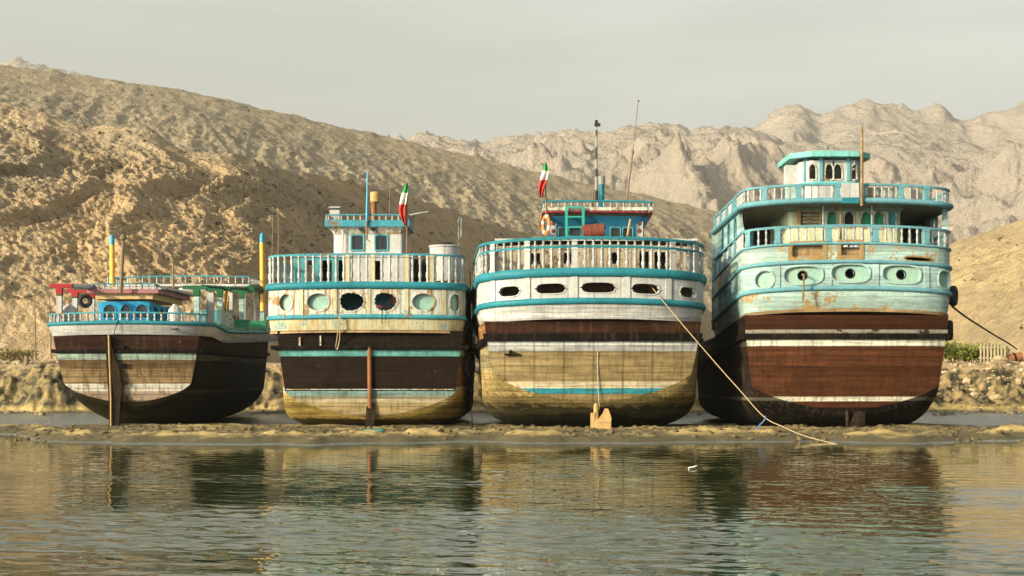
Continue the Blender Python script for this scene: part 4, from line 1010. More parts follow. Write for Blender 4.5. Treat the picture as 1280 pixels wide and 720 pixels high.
    c = .42; wp = box_path([(xl, d + 2.6), (xl, d + c), (xl + c, d), (xr - c, d), (xr, d + c), (xr, d + 2.6)])
    wq = [op_d(b, wp, px, 211.5, hw, 9.5, 'arch', d) for px, hw in ((1017, 4.6), (1034.5, 4.8), (1049.5, 5), (1069, 4.6))]
    side = [dict(s=-wq[0]['s'] * 0 + wp.a + 2.6 + c * .25, z=wq[0]['z'], rx=.09, rz=wq[0]['rz'], kind='arch')]
    mb = MB(); b.wall(mb, wp, z0, z1, wq, depth=.09, m=.02); wh = mb.build('wheelhouse', M_['white'], b.root)
    for q in wq: b.frame(wp, q, .035, .025, 'window', M_['cream'], wh)
    mb = MB(); b.strip(mb, wp, zb, z0, o0=.02, o1=.02, nz=2); mb.build('wheelhouse_base', M_['white'], b.root)
    mb = MB(); b.sweep(mb, wp, z0, [(-.02, -.06), (.06, -.06), (.06, .06), (-.02, .06)]); mb.build('sill_trim', weather('teal_sill_paint', (.10, .40, .42), peel=.1), b.root)
    for px in (1008, 1026, 1060.5, 1078):
        mb = MB(); x = b.X(px, d); mb.box((x, d - .03 + (.25 if px in (1008, 1078) else 0), (z0 + z1) / 2), (.11, .08, z1 - z0)); mb.build('mullion', M_['pale_trim'], wh, False)
    e = .36; rp = [(xl - e, d + 3), (xl - e, d + c - .1), (xl + c - .1, d - e), (xr - c + .1, d - e), (xr + e * .6, d + c - .1), (xr + e * .6, d + 3)]
    slab(b, 'wheelhouse_roof', rp, z1, z2, weather('teal_roof_paint', (.16, .44, .40), peel=.1, streak=.3))
    slab(b, 'roof_crown', [(x * .75 + .25 * (xl + xr) / 2, y * .75 + .25 * (d + 1.3)) for x, y in rp], z2, z2 + .08, M_['pale'])
    slab(b, 'wheelhouse_back', [(xl, d + 2.6), (xr, d + 2.6), (xr, d + 2.66), (xl, d + 2.66)], zb, z1, M_['cream'])
    mb = MB(); mb.lathe([(.12, 0), (.12, .05), (.05, .08), (.05, .16), (.1, .18), (.1, .26), (.03, .30)], (b.X(1039, d), d + .9, z2 + .08), 10); mb.build('roof_lamp', M_['greysteel'], b.root)
    mb = MB(); mb.box((b.X(989.5, d + .8), d + .8, (Z(208, d + .8) + Z(231, d + .8)) / 2), (.50, .5, .72)); mb.build('roof_locker', M_['white'], b.root, False)
    mb = MB(); mb.box((b.X(989.5, d + .8), d + .8, (Z(231, d + .8) + zb) / 2), (.42, .42, Z(231, d + .8) - zb)); mb.build('locker_base', M_['pale'], b.root, False)
    # discharge pipe from the first porthole
    q = ops[1]; x, y, _ = P.at(q['s'] - .02, -.1)
    rod('discharge_pipe', [(x, y + .1, q['z']), (x, y - .30, q['z'] - .02), (x - .02, y - .42, q['z'] - .12), (x - .07, y - .46, q['z'] - .92)], .035, M_['pole'], b.root)
    # rudder
    y = b.tr_y(0, .8); mb = MB(); x0 = b.X(1057, 1); mb.tube([(x0, y + .1, 1.0), (x0, y - .06, 0)], .07, 8)
    prof = [(x0 + .06, 0), (b.X(1078, 1), 0), (b.X(1078, 1), .72), (b.X(1073, 1), .78), (b.X(1066, 1), .74), (b.X(1062, 1), .45), (x0 + .06, .35)]
    n = len(prof); mb.add([(x, y - .12, z) for x, z in prof] + [(x, y, z) for x, z in prof], [tuple(range(n)), tuple(range(2 * n - 1, n - 1, -1))] + [(i, n + i, n + (i + 1) % n, (i + 1) % n) for i in range(n)])
    mb.build('rudder', M_['darkwood'], b.root)
    return b

# ================================================================== small dhow with T shaped awning posts, on the left
def boat_one():
    b = Boat('dhow', 154, 58.0, 'smallest dhow with bright blue cabin, red and green awning posts',
             zs=lambda x, y, z: -.05 * min(1.3, (x / 2.9) ** 2) - .16 * max(0, min(1, (y - 1.6) / 2.0)) + .028 * max(0, y - 5))
    P = stern_path(3.08, 1.6, 2.7, 19, .15); Z = b.Z
    tm = hullmat('stern_paint_small_dhow', [(-1, (.06, .045, .02)), (1.06, (.27, .20, .145)), (1.44, (.46, .43, .36)), (1.70, (.20, .135, .07)), (2.25, (.11, .07, .035)), (2.59, (.34, .44, .37)), (2.83, (.024, .010, .0065))], seam=.22, seamdark=.5, grime=(.05, .035, .02), streak=.6, under=(.34, .22, .11), peel=.12)
    hm = hullmat('hull_paint_small_dhow', [(-1, (.05, .038, .014)), (.6, (.03, .024, .011)), (1.0, (.022, .017, .009)), (1.36, (.05, .042, .028)), (1.48, (.012, .0095, .007)), (2.56, (.11, .12, .085)), (2.76, (.022, .013, .009))], waver=.12, grime=(.05, .036, .014), streak=.5)
    b.hull(dict(zk=1.02, zb=1.78, Wb=2.34, Wt=2.66, n=1.6), dict(zk=.02, zb=1.7, Wb=2.72, Wt=2.92, n=1.85), 23, .75, Z(418), hm, rake=.12, transom_mat=tm, tuck=2.6, bulge=.2, bow=13)
    b.transom_strip('wale', 2.84, 2.98, M_['wale'], .08, .06); b.wale('side_wale', .60, .14, M_['wale'], .07, zabs=2.91)
    mb = MB(); b.strip(mb, P, Z(418), Z(404), o0=-.16, o1=0, nz=5, bulge=.02); mb.build('lower_band', M_['white_plank'], b.root)
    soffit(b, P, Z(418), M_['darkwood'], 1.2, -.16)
    moulding(b, P, Z(403), .07, .14, M_['blue'])
    b.deck('gallery_floor', P, Z(417), M_['deck'], -.2, 6); b.deck('poop_deck', P, Z(404), M_['deck'], -.06, 19)
    sA, sB = P.a + 15.5, P.s_of_x(b.X(250, 1.0)) + .5
    railing(b, 'railing', P, sA, sB, Z(401.5), Z(391.5), .245, .056, M_['teal_worn'], M_['white'], .05, .06)
    # mid-height bulwark rails along the waist
    mb = MB(); b.sweep(mb, P, Z(398), [(-.16, -.05), (-.04, -.05), (-.04, .05), (-.16, .05)], sB + 1.6, P.b); mb.build('waist_rail', M_['green'], b.root)
    # cabin
    d = 2.6; xl, xr = b.X(122, d), b.X(188, d); zb = Z(404); z1, z2, z3 = Z(374, d), Z(367, d), Z(361, d)
    cp = box_path([(xl, d + 5.2), (xl, d), (xr, d), (xr, d + 5.2)])
    cq = [op_d(b, cp, px, 386.5, hw, 8.5, 'arch', d) for px, hw in ((137, 7.5), (158, 6), (179.5, 7.5))]
    sq = [dict(s=cp.b - 5.2 + y, z=Z(386, d), rx=.3, rz=.25, kind='arch') for y in (.8, 1.9, 3.0, 4.1)]
    mb = MB(); b.wall(mb, cp, zb, z1, cq + sq, depth=.08, m=.02); cb = mb.build('cabin', M_['cabinblue'], b.root)
    for q in cq + sq: b.frame(cp, q, .035, .03, 'window', M_['cabinblue'], cb, pane=M_['glass'], inset=.06)
    ex = [(xl - .06, d - .10), (xr + .10, d - .10), (xr + .10, d + 5.4), (xl - .06, d + 5.4)]
    slab(b, 'eave', ex, z1, z2, M_['eave']); e = .35
    slab(b, 'cabin_roof', [(xl - e, d - .28), (xr + e, d - .28), (xr + e, d + 5.7), (xl - e, d + 5.7)], z2, z3 - .02, M_['pinkroof'])
    rp = box_path([(xl - e + .08, d + 5.6), (xl - e + .08, d - .20), (xr + e - .08, d - .20), (xr + e - .08, d + 5.6)])
    slab(b, 'upper_roof', [(xl - e, d + .4), (xr + e + .2, d + .4), (xr + e + .2, d + 6.2), (xl - e, d + 6.2)], z3 + .002, z3 + .10, M_['white'])
    railing(b, 'roof_railing', rp, rp.a + .1, rp.b - .1, z3 - .03, Z(353.5, d), .24, .042, M_['teal_worn'], M_['white'], .05, .05)
    # long railed flat further forward
    d2 = d + 10.3; x0, x1 = b.X(133, d2), b.X(312, d2); z5 = Z(355, d2)
    slab(b, 'waist_roof', [(x0, d2), (x1, d2), (x1, d2 + 3.5), (x0, d2 + 3.5)], z5 - .1, z5, M_['white'])
    r2 = box_path([(x0, d2 + 3.4), (x0, d2 + .05), (x1, d2 + .05), (x1, d2 + 3.4)])
    railing(b, 'forward_railing', r2, r2.a + .1, r2.b - .1, z5, Z(347.5, d2), .32, .045, M_['teal_worn'], M_['white'], .05, .06)
    for px in (175, 305):
        for dd in (.2, 3.2): rod('waist_post', [(b.X(px, d2), d2 + dd, Z(404)), (b.X(px, d2), d2 + dd, z5 - .1)], .08, M_['white'], b.root)
    # T shaped awning posts
    def tpost(px, d, ptop, hx0, hx1, hy, th, mh, lower, name='awning_post', pw=.19):
        x = b.X(px, d); zt = Z(hy, d); root = None
        z0 = Z(404) + b.zs(x, d, 0) - .05; zm = Z(ptop, d)
        mb = MB(); mb.box((x, d, (z0 + zm) / 2), (pw, pw, zm - z0)); mb.box((x, d, zm - .2), (pw + .03, pw + .03, .05)); o = mb.build(name, lower, b.root, False)
        mb = MB(); mb.box((x, d, zm + (zt - th - zm) / 2), (pw * 1.02, pw * 1.02, zt - th - zm)); mb.build('post_collar', M_['dkgreen'], o, False)
        xa, xb = b.X(hx0, d), b.X(hx1, d); prof = [(xa, zt), (xb, zt), (xb, zt - th), (x + pw * .62, zt - th * 1.08), (x + pw * .55, zm + .05), (x - pw * .55, zm + .05), (x - pw * .62, zt - th * 1.08), (xa, zt - th)]
        n = len(prof); mb = MB(); mb.add([(q, d - .11, z) for q, z in prof] + [(q, d + .11, z) for q, z in prof], [tuple(range(n)), tuple(range(2 * n - 1, n - 1, -1))] + [(i, n + i, n + (i + 1) % n, (i + 1) % n) for i in range(n)])
        mb.build('post_head', mh, o, False)
    tpost(74.5, .9, 370, 63, 91, 355, .14, M_['red'], M_['white'])
    tpost(94, 3.2, 373, 84, 112, 361, .14, M_['red'], M_['white'])
    tpost(115.5, 6.0, 374, 109, 121, 365, .14, M_['red'], M_['white'])
    for a in ((246, .9, 371, 229, 259, 357, .13), (275, 5.0, 372, 255, 288, 359.5, .13), (302, 9.6, 374, 292, 319, 361, .15), (328, 15.0, 374, 318, 332, 357.5, .22)):
        tpost(*a, M_['dkgreen'], M_['pale'])
    mb = MB(); p = [b.wpt(91, 358.5, .9), b.wpt(118, 359.5, 3)]; mb.tube(p, .10, 4); mb.build('awning_plank', M_['white'], b.root, False)
    mb = MB(); mb.tube([(b.X(258, .9), .9, Z(359.5, .9)), (b.X(256, .9) - .5, 3.2, Z(362, 3.2)), (b.X(225, 5), 5.0, Z(362, 5))], .07, 4); mb.build('awning_plank', M_['white'], b.root, False)
    mb = MB(); mb.tube([(b.X(312, 10), 10, Z(360, 10)), (b.X(322, 12.5), 12.5, Z(359, 12.5)), (b.X(327, 14.5), 14.5, Z(364, 14.5)), (b.X(328, 15), 15, Z(380, 15))], [.13, .15, .16, .14], 8); mb.build('awning_knee', M_['dkgreen'], b.root)
    mb = MB(); q = [b.wpt(252, 357.5, 1.0), b.wpt(279, 359.5, 5.2), b.wpt(307, 361, 9.8), b.wpt(329, 358, 15)]
    for u, v in zip(q[:-1], q[1:]): mb.tube([u, v], .06, 4)
    mb.build('awning_beam', M_['dkgreen'], b.root, False)
    for px, py, d_, w, h, mt in ((299, 408, 8.5, .9, .5, 'green'), (317, 409, 12.5, 1.2, .5, 'green'), (285, 402, 7.2, .42, .9, 'cream'), (233, 407, 3.2, .5, .3, 'wood'), (266, 400, 11, .9, .8, 'teal_dark')):
        mb = MB(); mb.box((b.X(px, d_), d_, Z(py, d_)), (w, .5, h), taper=.94); mb.box((b.X(px, d_), d_, Z(py, d_) + h / 2), (w * .99, .53, .05)); mb.build('deck_locker', M_[mt], b.root, False)
    mb = MB(); rows = [[(b.X(283 + u * 8 * (1 - .35 * t), 6.6), 6.6 + .08 * math.sin(9 * u + 4 * t), Z(362 + 27 * t, 6.6)) for u in np.linspace(-.5, .5, 7)] for t in np.linspace(0, 1, 8)]; mb.grid(rows); mb.build('hanging_canvas', M_['tan'], b.root)
    for px, d_, py in ((263, 6.5, 371), (287, 10.5, 373)):
        mb = MB(); mb.box((b.X(px, d_), d_, (Z(366, d_) + Z(404)) / 2), (.28, .2, Z(366, d_) - Z(404))); mb.build('inner_post', M_['white'], b.root, False)
    # yellow masts with blue tips, brown mast, stub mast
    for px, d_, y0, y1, yt in ((141, 9, 380, 306, 293.5), (328.5, 14.2, 372, 303, 291)):
        x = b.X(px, d_); xt = b.X(px - 1, d_); mb = MB(); mb.tube([(x, d_, Z(y0, d_) - .6), (xt, d_, Z(y1, d_))], [.12, .105], 12); o = mb.build('mast', M_['yellow'], b.root)
        mb = MB(); mb.tube([(xt, d_, Z(y1, d_)), (xt, d_, Z(yt + 3, d_)), (xt, d_, Z(yt, d_))], [.112, .10, .04], 12); mb.build('mast_tip', M_['tipblue'], o)
    mb = MB(); x = b.X(151, 2.0); mb.tube([(x, 2.0, Z(366, 2)), (b.X(154, 2), 2.0, Z(300, 2))], [.075, .055], 10); mb.lathe([(.05, -.1), (.12, -.05), (.13, .05), (.06, .13)], (b.X(154, 2), 2.0, Z(297.5, 2)), 10); mb.box((b.X(154.5, 2), 2, Z(302, 2)), (.36, .06, .07)); mb.build('derrick_pole', M_['pole'], b.root)
    rod('stub_mast', [b.wpt(216.5, 362, 6), b.wpt(216.5, 328, 6)], .04, M_['pole'], b.root)
    # rudder plank on the stern post
    mb = MB(); rows = []
    for z in (0.0, .5, 1.02, 1.5, 2.2, 2.9, 3.45):
        y = b.tr_y(0, max(z, 1.02)) - .03; xa, xb = b.X(138.5, .8), b.X({0.0: 150, .5: 151, 1.02: 152, 1.5: 156, 2.2: 154, 2.9: 147, 3.45: 144}[z], .8)
        rows.append([(xa, y + .1, z), (xa, y - .20, z), (xb, y - .14, z), (xb, y + .1, z)])
    mb.grid(rows); mb.add(rows[-1], [(0, 1, 2, 3)]); rd = mb.build('rudder', weather('rudder_timber', (.038, .025, .014), peel=.12, under=(.10, .065, .03), streak=.6, grime=(.012, .009, .006), spec=.04, vseam=.16), b.root, False)
    mb = MB(); mb.tube([(b.X(139.8, .6), rows[0][1][1] - .03, 0), (b.X(139.8, .6), rows[2][1][1] - .03, 1.02), (b.X(141.2, .6), rows[-1][1][1] - .03, 3.5)], .035, 6); mb.build('rudder_edge', M_['tan'], rd)
    x = b.X(158, .8)
    for z in (1.2, 1.75, 2.4, 3.05):
        mb = MB(); mb.box((x - .1, b.tr_y(0, z) - .08, z), (.34, .14, .12)); mb.build('pintle', M_['wale'], rd, False)
    rod('stern_line', [(b.X(149, 0), -.09, Z(400)), (b.X(145, .1), -.06, Z(412)), (b.X(143, .5), .3, Z(424))], .015, M_['wale'], b.root, 5)
    mb = MB()                                                # small dark bird-like mark on the white band
    s = P.s_of_x(b.X(222, .4)); pts = [(-.16, -.01), (-.10, .03), (-.02, .01), (.03, .05), (.09, .02), (.17, .03), (.10, -.02), (.01, -.03), (-.06, -.03)]
    rows = [[b.pt(P, s + q, Z(410.5) + w, .004 - .02 + .012) for q, w in pts]]; 
    mb.add(rows[0], [tuple(range(len(pts)))]); mb.build('painted_mark', M_['black'], b.root, False)
    return b
B1, B2, B3, B4 = boat_one(), boat_two(), boat_three(), boat_four()
# ================================================================== things lying on, hanging from and standing round the boats
def gz(x, y): return float(base_ground(np.array([[x]]), np.array([[y]]))[0, 0])
def flag(name, px, ytop, ybot, d, b, label, ribbon):
    """drooping tricolour on its halyard; stripes run along the fall of the cloth"""
    Y = b.Yb + d; rows = []; n = 26; k = Y / FPX
    for i in range(n + 1):
        t = i / n; row = []
        cx, hw = ribbon(t)
        for j in range(9):
            u = j / 8; x = WX(px + cx + (u - .5) * 2 * hw, Y) ; yy = Y + .10 * math.sin(u * 9 + t * 5) * (.4 + t) + .05 * math.sin(t * 14)
            row.append((x, yy, WZ(ytop + (ybot - ytop) * t, Y)))
        rows.append(row)
    mb = MB(); mb.grid(rows)
    nr = len(rows) - 1
    mb.mi = [0 if i // 8 < nr * .22 else (1 if i // 8 < nr * .48 else 2) for i in range(len(mb.f))]
    o = mb.build(name, [M_['flag_green'], M_['flag_white'], M_['flag_red']], angle=180)
    s = o.modifiers.new('thickness', 'SOLIDIFY'); s.thickness = .012
    return tag(o, label, 'flag')
for k, c in (('flag_green', (.03, .26, .06)), ('flag_white', (.72, .68, .62)), ('flag_red', (.52, .045, .03))): M_[k] = plain(k, c, .8, var=.12)
M_['rope'] = plain('rope_fibre', (.36, .27, .15), .9, scale=30); M_['bluerope'] = plain('blue_rope', (.08, .17, .34), .8); M_['rubber'] = plain('old_rubber', (.016, .015, .014), .75, var=.4)
M_['straw'] = plain('straw_yellow_drum', (.55, .36, .12), .6)
rod('flag_pole', [B2.wpt(509, 345, 2.3), B2.wpt(508.5, 227, 2.3)], .03, M_['pole'], B2.root, 6)
rod('flag_pole', [B3.wpt(683.5, 297, 4.3), B3.wpt(681.5, 203, 4.3)], .025, M_['pole'], B3.root, 6)
flag('flag', 506.5, 229, 282, 2.2, B2, 'limp green, white and red flag beside the small white cabin', lambda t: ((1.5 - 5.5 * min(1, t * 1.6) + 5 * max(0, t - .62) * 2.2), 1.6 + 2.6 * math.sin(math.pi * min(1, t * 1.05)) ** .7))
flag('flag', 680.5, 204, 246, 4.2, B3, 'limp green, white and red flag beside the blue wheelhouse', lambda t: ((1.0 - 4.5 * t + 1.2 * math.sin(t * 6)), 1.6 + 2.8 * math.sin(math.pi * min(1, t * 1.02)) ** .7))

# life ring on the wheelhouse corner
def ringmat():
    m, N = newmat('ring_bands'); co = N.n('ShaderNodeTexCoord').outputs['Object']; sp = N.n('ShaderNodeSeparateXYZ', {0: co}).outputs
    a = N.math('ARCTAN2', sp[1], sp[0]); f = N.math('FRACT', N.math('ADD', N.math('MULTIPLY', a, 4 / (2 * math.pi)), 4.1)); c = N.ramp(f, [(0, (.48, .15, .03)), (.68, (.50, .48, .44))], 'CONSTANT')
    N.out(N.n('ShaderNodeBsdfPrincipled', {'Base Color': c, 'Roughness': .6}).outputs[0]); return m
mb = MB(); mb.torus((0, 0, 0), .31, .08, n=36, m=12, sq=.8)
lr = mb.build('life_ring', ringmat()); p = B3.wpt(682.5, 281, 4.4); lr.location = Vector(p) + B3.root.location; lr.rotation_euler = (rad(90), 0, rad(-70)); tag(lr, 'orange and white life ring hung at the corner of the blue wheelhouse', 'life ring')
# faded red drum and bundle in front of the wheelhouse
dr = empty('fuel_drum', Vector(B3.wpt(742, 299, 3.6)) + B3.root.location); tag(dr, 'faded red drum lying on its side before the blue wheelhouse', 'drum')
mb = MB(); R = Matrix.Rotation(rad(84), 3, 'Y'); mb.lathe([(.22, -.40), (.25, -.38), (.25, -.14), (.265, -.12), (.25, -.10), (.25, .12), (.265, .14), (.25, .16), (.25, .38), (.22, .40)], (0, 0, .30), 18, M=R); mb.build('drum_body', M_['redorange'], dr)
mb = MB(); mb.lathe([(.05, .40), (.05, .44), (.02, .44)], (0, .0, .38), 8, M=R); mb.build('cap', M_['black'], dr)
# white water tank and straw coloured drum on the cream dhow
tk = empty('water_tank', Vector(B2.wpt(556, 352, 3.0)) + B2.root.location); tag(tk, 'white water tank with dark cap on the cream dhow behind its railing', 'tank')
mb = MB(); h = B2.Z(307, 3) - B2.Z(352, 3); mb.lathe([(.56, 0), (.58, .05), (.57, h - .10), (.60, h - .07), (.61, h - .02), (.57, h), (.20, h + .03)], (0, 0, 0), 26); mb.build('tank_body', M_['white'], tk)
mb = MB(); mb.lathe([(.30, h + .02), (.31, h + .09), (.20, h + .12)], (.03, 0, 0), 18); mb.build('cap', M_['rubber'], tk)
mb = MB(); mb.tube([(.44, -.28, 0), (.44, -.28, h * .9), (.3, -.2, h + .02)], .035, 6); mb.build('pipe', M_['teal_worn'], tk)
# white drums on the small dhow's stern
for px, py, r, d, lab in ((86.5, 404, .36, 1.4, 'domed white plastic tank between the red awning posts'), (219, 404, .28, 1.7, 'domed white plastic tank beside the green awning posts')):
    o = empty('plastic_tank', Vector(B1.wpt(px, py - 1, d)) + B1.root.location); tag(o, lab, 'tank')
    H = B1.Z(381.5, d) - B1.Z(py - 1, d); mb = MB(); mb.lathe([(r, 0), (r * 1.02, H * .45), (r * .98, H * .55), (r * .82, H * .78), (r * .5, H * .94), (r * .15, H)], (0, 0, 0), 20); mb.build('tank_body', M_['white'], o)
    mb = MB(); mb.lathe([(.10, H * .97), (.10, H * 1.05), (.07, H * 1.06)], (0, 0, 0), 12); mb.build('lid', M_['white'], o)
# tyres
def tyre(loc, rot, R, r, label, group=None):
    o = empty('tyre', loc); o.rotation_euler = rot; tag(o, label, 'tyre', group)
    mb = MB(); mb.torus((0, 0, 0), R, r, n=30, m=12, sq=1.15); mb.build('tread', M_['rubber'], o)
    mb = MB(); mb.torus((0, 0, 0), R - r * .8, r * .25, n=24, m=8); mb.build('bead', M_['rubber'], o); return o
def wp(b, px, py, d): return Vector(b.wpt(px, py, d)) + b.root.location
tyre(wp(B1, 106.5, 376, 4.6), (rad(90), 0, rad(28)), .20, .085, 'black tyre hung between the red awning posts')
tyre(wp(B2, 586.3, 459, 1.6), (rad(90), 0, rad(62)), .26, .10, 'black tyre hanging on the hull between the cream and white dhows')
tyre(wp(B2, 584.5, 411, 2.0), (rad(90), 0, rad(66)), .24, .11, 'upper black tyre wedged between the cream and white dhows')
tyre(wp(B4, 1191.5, 370, 1.2), (rad(90), 0, rad(66)), .25, .12, 'black tyre hanging at the right edge of the pale blue dhow')
tyre(wp(B4, 1187, 413, 1.9), (rad(90), 0, rad(74)), .26, .11, 'lower black tyre against the rust brown stern corner')
# ropes
def rope(name, pts, r, mat, label, n=6):
    P = [Vector(p) for p in pts]; out = []
    for i in range(len(P) - 1):
        for k in range(8):
            t = k / 8; p0, p1, p2, p3 = P[max(i - 1, 0)], P[i], P[i + 1], P[min(i + 2, len(P) - 1)]
            out.append(.5 * ((2 * p1) + (p2 - p0) * t + (2 * p0 - 5 * p1 + 4 * p2 - p3) * t * t + (3 * p1 - p0 - 3 * p2 + p3) * t ** 3))
    out.append(P[-1]); mb = MB(); mb.tube(out, r, n); o = mb.build(name, mat); return tag(o, label, 'rope')
def W3(px, py, Y): return (WX(px, Y), Y, WZ(py, Y))
rope('mooring_rope', [W3(795, 334, 55.4), W3(840, 390, 54.4), W3(893, 452, 53.2), W3(925, 488, 52.4), W3(955, 521, 51.4), W3(980, 534, 50.4), W3(1006, 545, 49.2), W3(1040, 554, 47.4), W3(1075, 562, 45.4), W3(1098, 567, 43.6)],  .016, M_['rope'], 'long pale rope running from the white dhow down to the water')
rope('tied_line', [W3(957, 520, 51.35), W3(955, 526, 51.3), W3(949, 532, 51.5), W3(941, 541, 51.8)], .024, M_['bluerope'], 'short blue line knotted to the long pale rope')
rope('shore_rope', [W3(1190, 383, 55.6), W3(1210, 398, 61), W3(1240, 417, 70), W3(1262, 430, 80), W3(1271, 436.5, 92.4)], .035, M_['wale'], 'dark rope from the pale blue dhow to the bank')
rope('hanging_rope', [W3(424, 395, 56.85), W3(423, 410, 56.9), W3(421, 425, 57.1), W3(420, 434, 57.2), W3(422, 436, 57.2), W3(424.5, 424, 57.1), W3(425, 411, 56.9), W3(425.5, 396, 56.85)], .02, M_['rope'], 'loop of rope hanging over the cream dhow stern')
rope('fender_line', [W3(587.5, 340, 58.6), W3(588.5, 400, 58.5), W3(588, 448, 58.5), W3(589, 500, 58), W3(590.5, 534, 57.5)], .02, M_['wale'], 'dark line hanging in the gap between the cream and white dhows')
for px, d in ((497, .0),): rope('hanging_line', [W3(478, 384, 56.9), W3(478, 392, 56.85), W3(477, 405, 56.9)], .014, M_['wale'], 'thin dark line below the torn oval opening')
# ---------------------------------------------------------------- the shore
def on(px, Y): x = WX(px, Y); return x, Y, gz(x, Y)
# pale paling gate on the bank
x, y, z = on(1241, 92.2); g = empty('fence_panel', (x, y, z - .05)); tag(g, 'pale paling fence panel standing on the bank beside the green bushes', 'fence')
M_['paling'] = weather('paling_wood', (.42, .345, .23), peel=0, streak=.5)
fs = None
for i in range(8):
    px = -.70 + i * .20
    if fs is None:
        mb = MB(); mb.box((0, 0, .55), (.10, .035, 1.1)); fs = mb.build('paling', M_['paling'], g, False); fs.location = (px, 0, 0)
    else: inst(fs, g, (px, random.uniform(-.02, .02), random.uniform(-.05, .03)))
mb = MB(); mb.box((0, .04, .25), (1.6, .05, .09)); mb.box((0, .04, .85), (1.6, .05, .09)); mb.build('rail', M_['paling'], g, False)
x, y, z = on(1268, 92.6); o = empty('mooring_drum', (x, y, z)); tag(o, 'dark rusty mooring drum on the bank beside the paling fence', 'bollard')
mb = MB(); R = Matrix.Rotation(rad(78), 3, 'Y'); mb.lathe([(.25, -.45), (.30, -.42), (.30, .42), (.25, .45)], (0, 0, .28), 16, M=R); mb.build('drum_body', M_['rust'], o)
mb = MB(); mb.torus((0, 0, .28), .30, .05, M=R, n=20, m=8); mb.build('hoop', M_['wale'], o)
# wooden stump on the left bank
x, y, z = on(33, 87); o = empty('timber_post', (x, y, z - .1)); tag(o, 'short weathered timber post standing on the left bank', 'post')
mb = MB(); mb.tube([(0, 0, 0), (.03, 0, .35), (.0, .02, .62)], [.16, .14, .13], 9); mb.build('post', M_['pole'], o)
mb = MB(); mb.tube([(0, 0, .45), (.16, -.02, .52)], [.07, .05], 7); mb.build('peg', M_['pole'], o)
for px, pb, pt, Y, lab in ((45, 440, 366, 112, 'thin bare stick standing below the cliff, left of two'), (64, 438, 372, 113, 'thin leaning bare stick below the cliff, right of two')):
    mb = MB(); p = W3(px, pb + 10, Y); q = W3(px - 2, pt, Y); mb.tube([p, q], [.06, .035], 6); tag(mb.build('stick', M_['pole']), lab, 'stick')
# bushes
def leafmat(name, a, c):
    m, N = newmat(name); P = N.n('ShaderNodeNewGeometry').outputs['Position']; n = N.noise(P, 2.2, 4)
    N.out(N.n('ShaderNodeBsdfPrincipled', {'Base Color': N.mix(N.ramp(n, [(.35, 0), (.65, 1)]), a, c), 'Roughness': .8, 'Specular IOR Level': .2}).outputs[0]); return m
leaf_g, leaf_d = leafmat('fresh_leaves', (.06, .08, .012), (.19, .205, .035)), leafmat('dry_leaves', (.10, .08, .03), (.24, .18, .07))
def bush(px, Y, w, h, label, mat, seed, n=900):
    r = random.Random(seed); x, y, z = on(px, Y); o = empty('bush', (x, y, z - .05)); tag(o, label, 'bush')
    mb = MB(); st = MB(); lobes = [(r.uniform(-.7, .7) * w / 2, r.uniform(-.3, .3) * w / 2, r.uniform(.35, .72) * h, r.uniform(.22, .42) * h) for _ in range(9)]
    for lx, ly, lz, lr in lobes: st.tube([(lx * .15, ly * .15, 0), (lx * .6, ly * .6, lz * .55), (lx, ly, lz)], [.035, .02, .008], 5)
    for i in range(n):
        lx, ly, lz, lr = r.choice(lobes); v = Vector((r.gauss(0, 1), r.gauss(0, 1), r.gauss(0, 1))).normalized() * lr * r.random() ** .4; v.x *= 1.5
        c = Vector((lx, ly, lz)) + v; c.z = max(.02, c.z); a = Vector((r.gauss(0, 1), r.gauss(0, 1), r.gauss(.5, 1))).normalized(); b_ = a.cross(Vector((r.random(), r.random(), .1))).normalized(); s = r.uniform(.05, .11)
        mb.add([c - a * s, c + b_ * s * .4, c + a * s, c - b_ * s * .4], [(0, 1, 2, 3)])
    mb.build('leaves', mat, o, False); st.build('stem', M_['pole'], o)
bush(1194, 93, 3.0, 1.5, 'low green bush at the water side end of the right bank, touching the dhow', leaf_g, 1, 2200)
bush(1215, 94, 2.6, 1.3, 'green bush beside the pale paling fence', leaf_g, 2, 1900)
bush(1238, 99, 2.8, 1.5, 'tall green bush behind the paling fence', leaf_g, 3, 1900)
bush(8, 95, 2.2, 1.1, 'dry brown bush at the far left edge of the bank', leaf_d, 4)
bush(24, 98, 2.4, 1.2, 'dry brown bush behind the timber post', leaf_d, 5)
# scrap on the mud and on the water
x, y, z = on(468, 52.3); mb = MB(); r = random.Random(3)
mb.grid([[(x - .35 + .1 * i, y - .15 + .1 * j, z + .03 + .07 * r.random()) for i in range(8)] for j in range(4)]); o = mb.build('plastic_sheet', M_['teal_ladder'], angle=180); tag(o, 'crumpled teal plastic sheet on the mud below the cream dhow rudder', 'litter')
o.modifiers.new('thickness', 'SOLIDIFY').thickness = .01
Y = 2000 * 2 / (586 - 470); mb = MB(); x = WX(866, Y); mb.grid([[(x - .10 + .05 * i, Y - .06 + .06 * j, .02 + .012 * (i % 2) + .012 * i) for i in range(5)] for j in range(3)]); o = mb.build('floating_scrap', M_['flag_white'], angle=180); tag(o, 'small white scrap floating on the water', 'litter'); o.modifiers.new('thickness', 'SOLIDIFY').thickness = .015
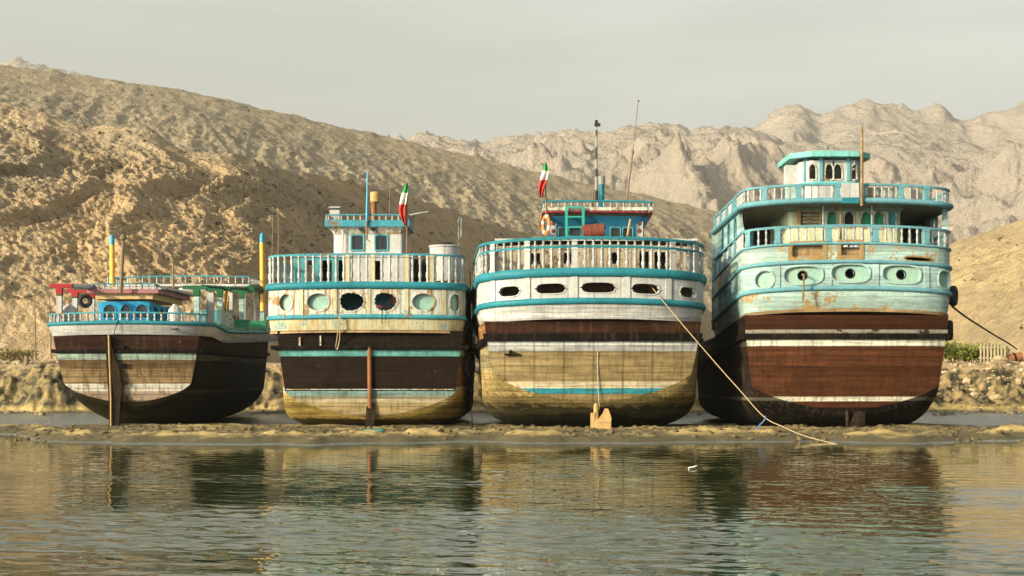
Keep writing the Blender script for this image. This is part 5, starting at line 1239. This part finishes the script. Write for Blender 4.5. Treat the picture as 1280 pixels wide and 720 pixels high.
# rocks: rubble along the bank, stones on the bar
def rubble(name, n, place, s0, s1, mat, seed):
    r = random.Random(seed); mb = MB(); ico = [(-.53, 0, .85), (.53, 0, .85), (-.53, 0, -.85), (.53, 0, -.85), (0, .85, .53), (0, .85, -.53), (0, -.85, .53), (0, -.85, -.53), (.85, .53, 0), (-.85, .53, 0), (.85, -.53, 0), (-.85, -.53, 0)]
    F = [(1,4,0),(4,9,0),(4,5,9),(8,5,4),(1,8,4),(1,10,8),(10,3,8),(8,3,5),(3,2,5),(3,7,2),(3,10,7),(10,6,7),(6,11,7),(6,0,11),(6,1,0),(10,1,6),(11,0,9),(2,11,9),(5,2,9),(11,2,7)]
    for i in range(n):
        x, y = place(r); z = gz(x, y); s = s0 + (s1 - s0) * r.random() ** 3; sc = (s * r.uniform(.8, 1.5), s * r.uniform(.8, 1.3), s * r.uniform(.5, .9)); a = r.random() * 6.3
        mb.add([(x + (p[0] * math.cos(a) - p[1] * math.sin(a)) * sc[0] * r.uniform(.75, 1.2), y + (p[0] * math.sin(a) + p[1] * math.cos(a)) * sc[1] * r.uniform(.75, 1.2), z + s * .12 + p[2] * sc[2] * r.uniform(.75, 1.2)) for p in ico], F)
    o = mb.build(name, mat, smooth=False); o['kind'] = 'stuff'; tag(o, None); return o
stone = weather('bank_stone', (.20, .155, .09), peel=0, streak=.2, bump=.6); pale = weather('pale_stone', (.42, .33, .20), peel=0, streak=.2, bump=.6); mudst = weather('mud_clod', (.12, .09, .045), peel=0, streak=.2, bump=.6)
rubble('rubble', 420, lambda r: (lambda px, Y: (WX(px, Y), Y))(r.choice([r.uniform(-60, 110), r.uniform(1140, 1340), r.uniform(300, 900)]), r.uniform(79, 90)), .05, .26, stone, 1)
rubble('pale_rubble', 260, lambda r: (lambda px, Y: (WX(px, Y), Y))(r.choice([r.uniform(1170, 1340), r.uniform(1170, 1340), r.uniform(-60, 60)]), r.uniform(85.5, 92)), .06, .34, pale, 2)
rubble('mud_clods', 2300, lambda r: (lambda px, Y: (WX(px, Y), Y))(r.uniform(-60, 1340), r.uniform(48.4, 57)), .02, .12, mudst, 3)
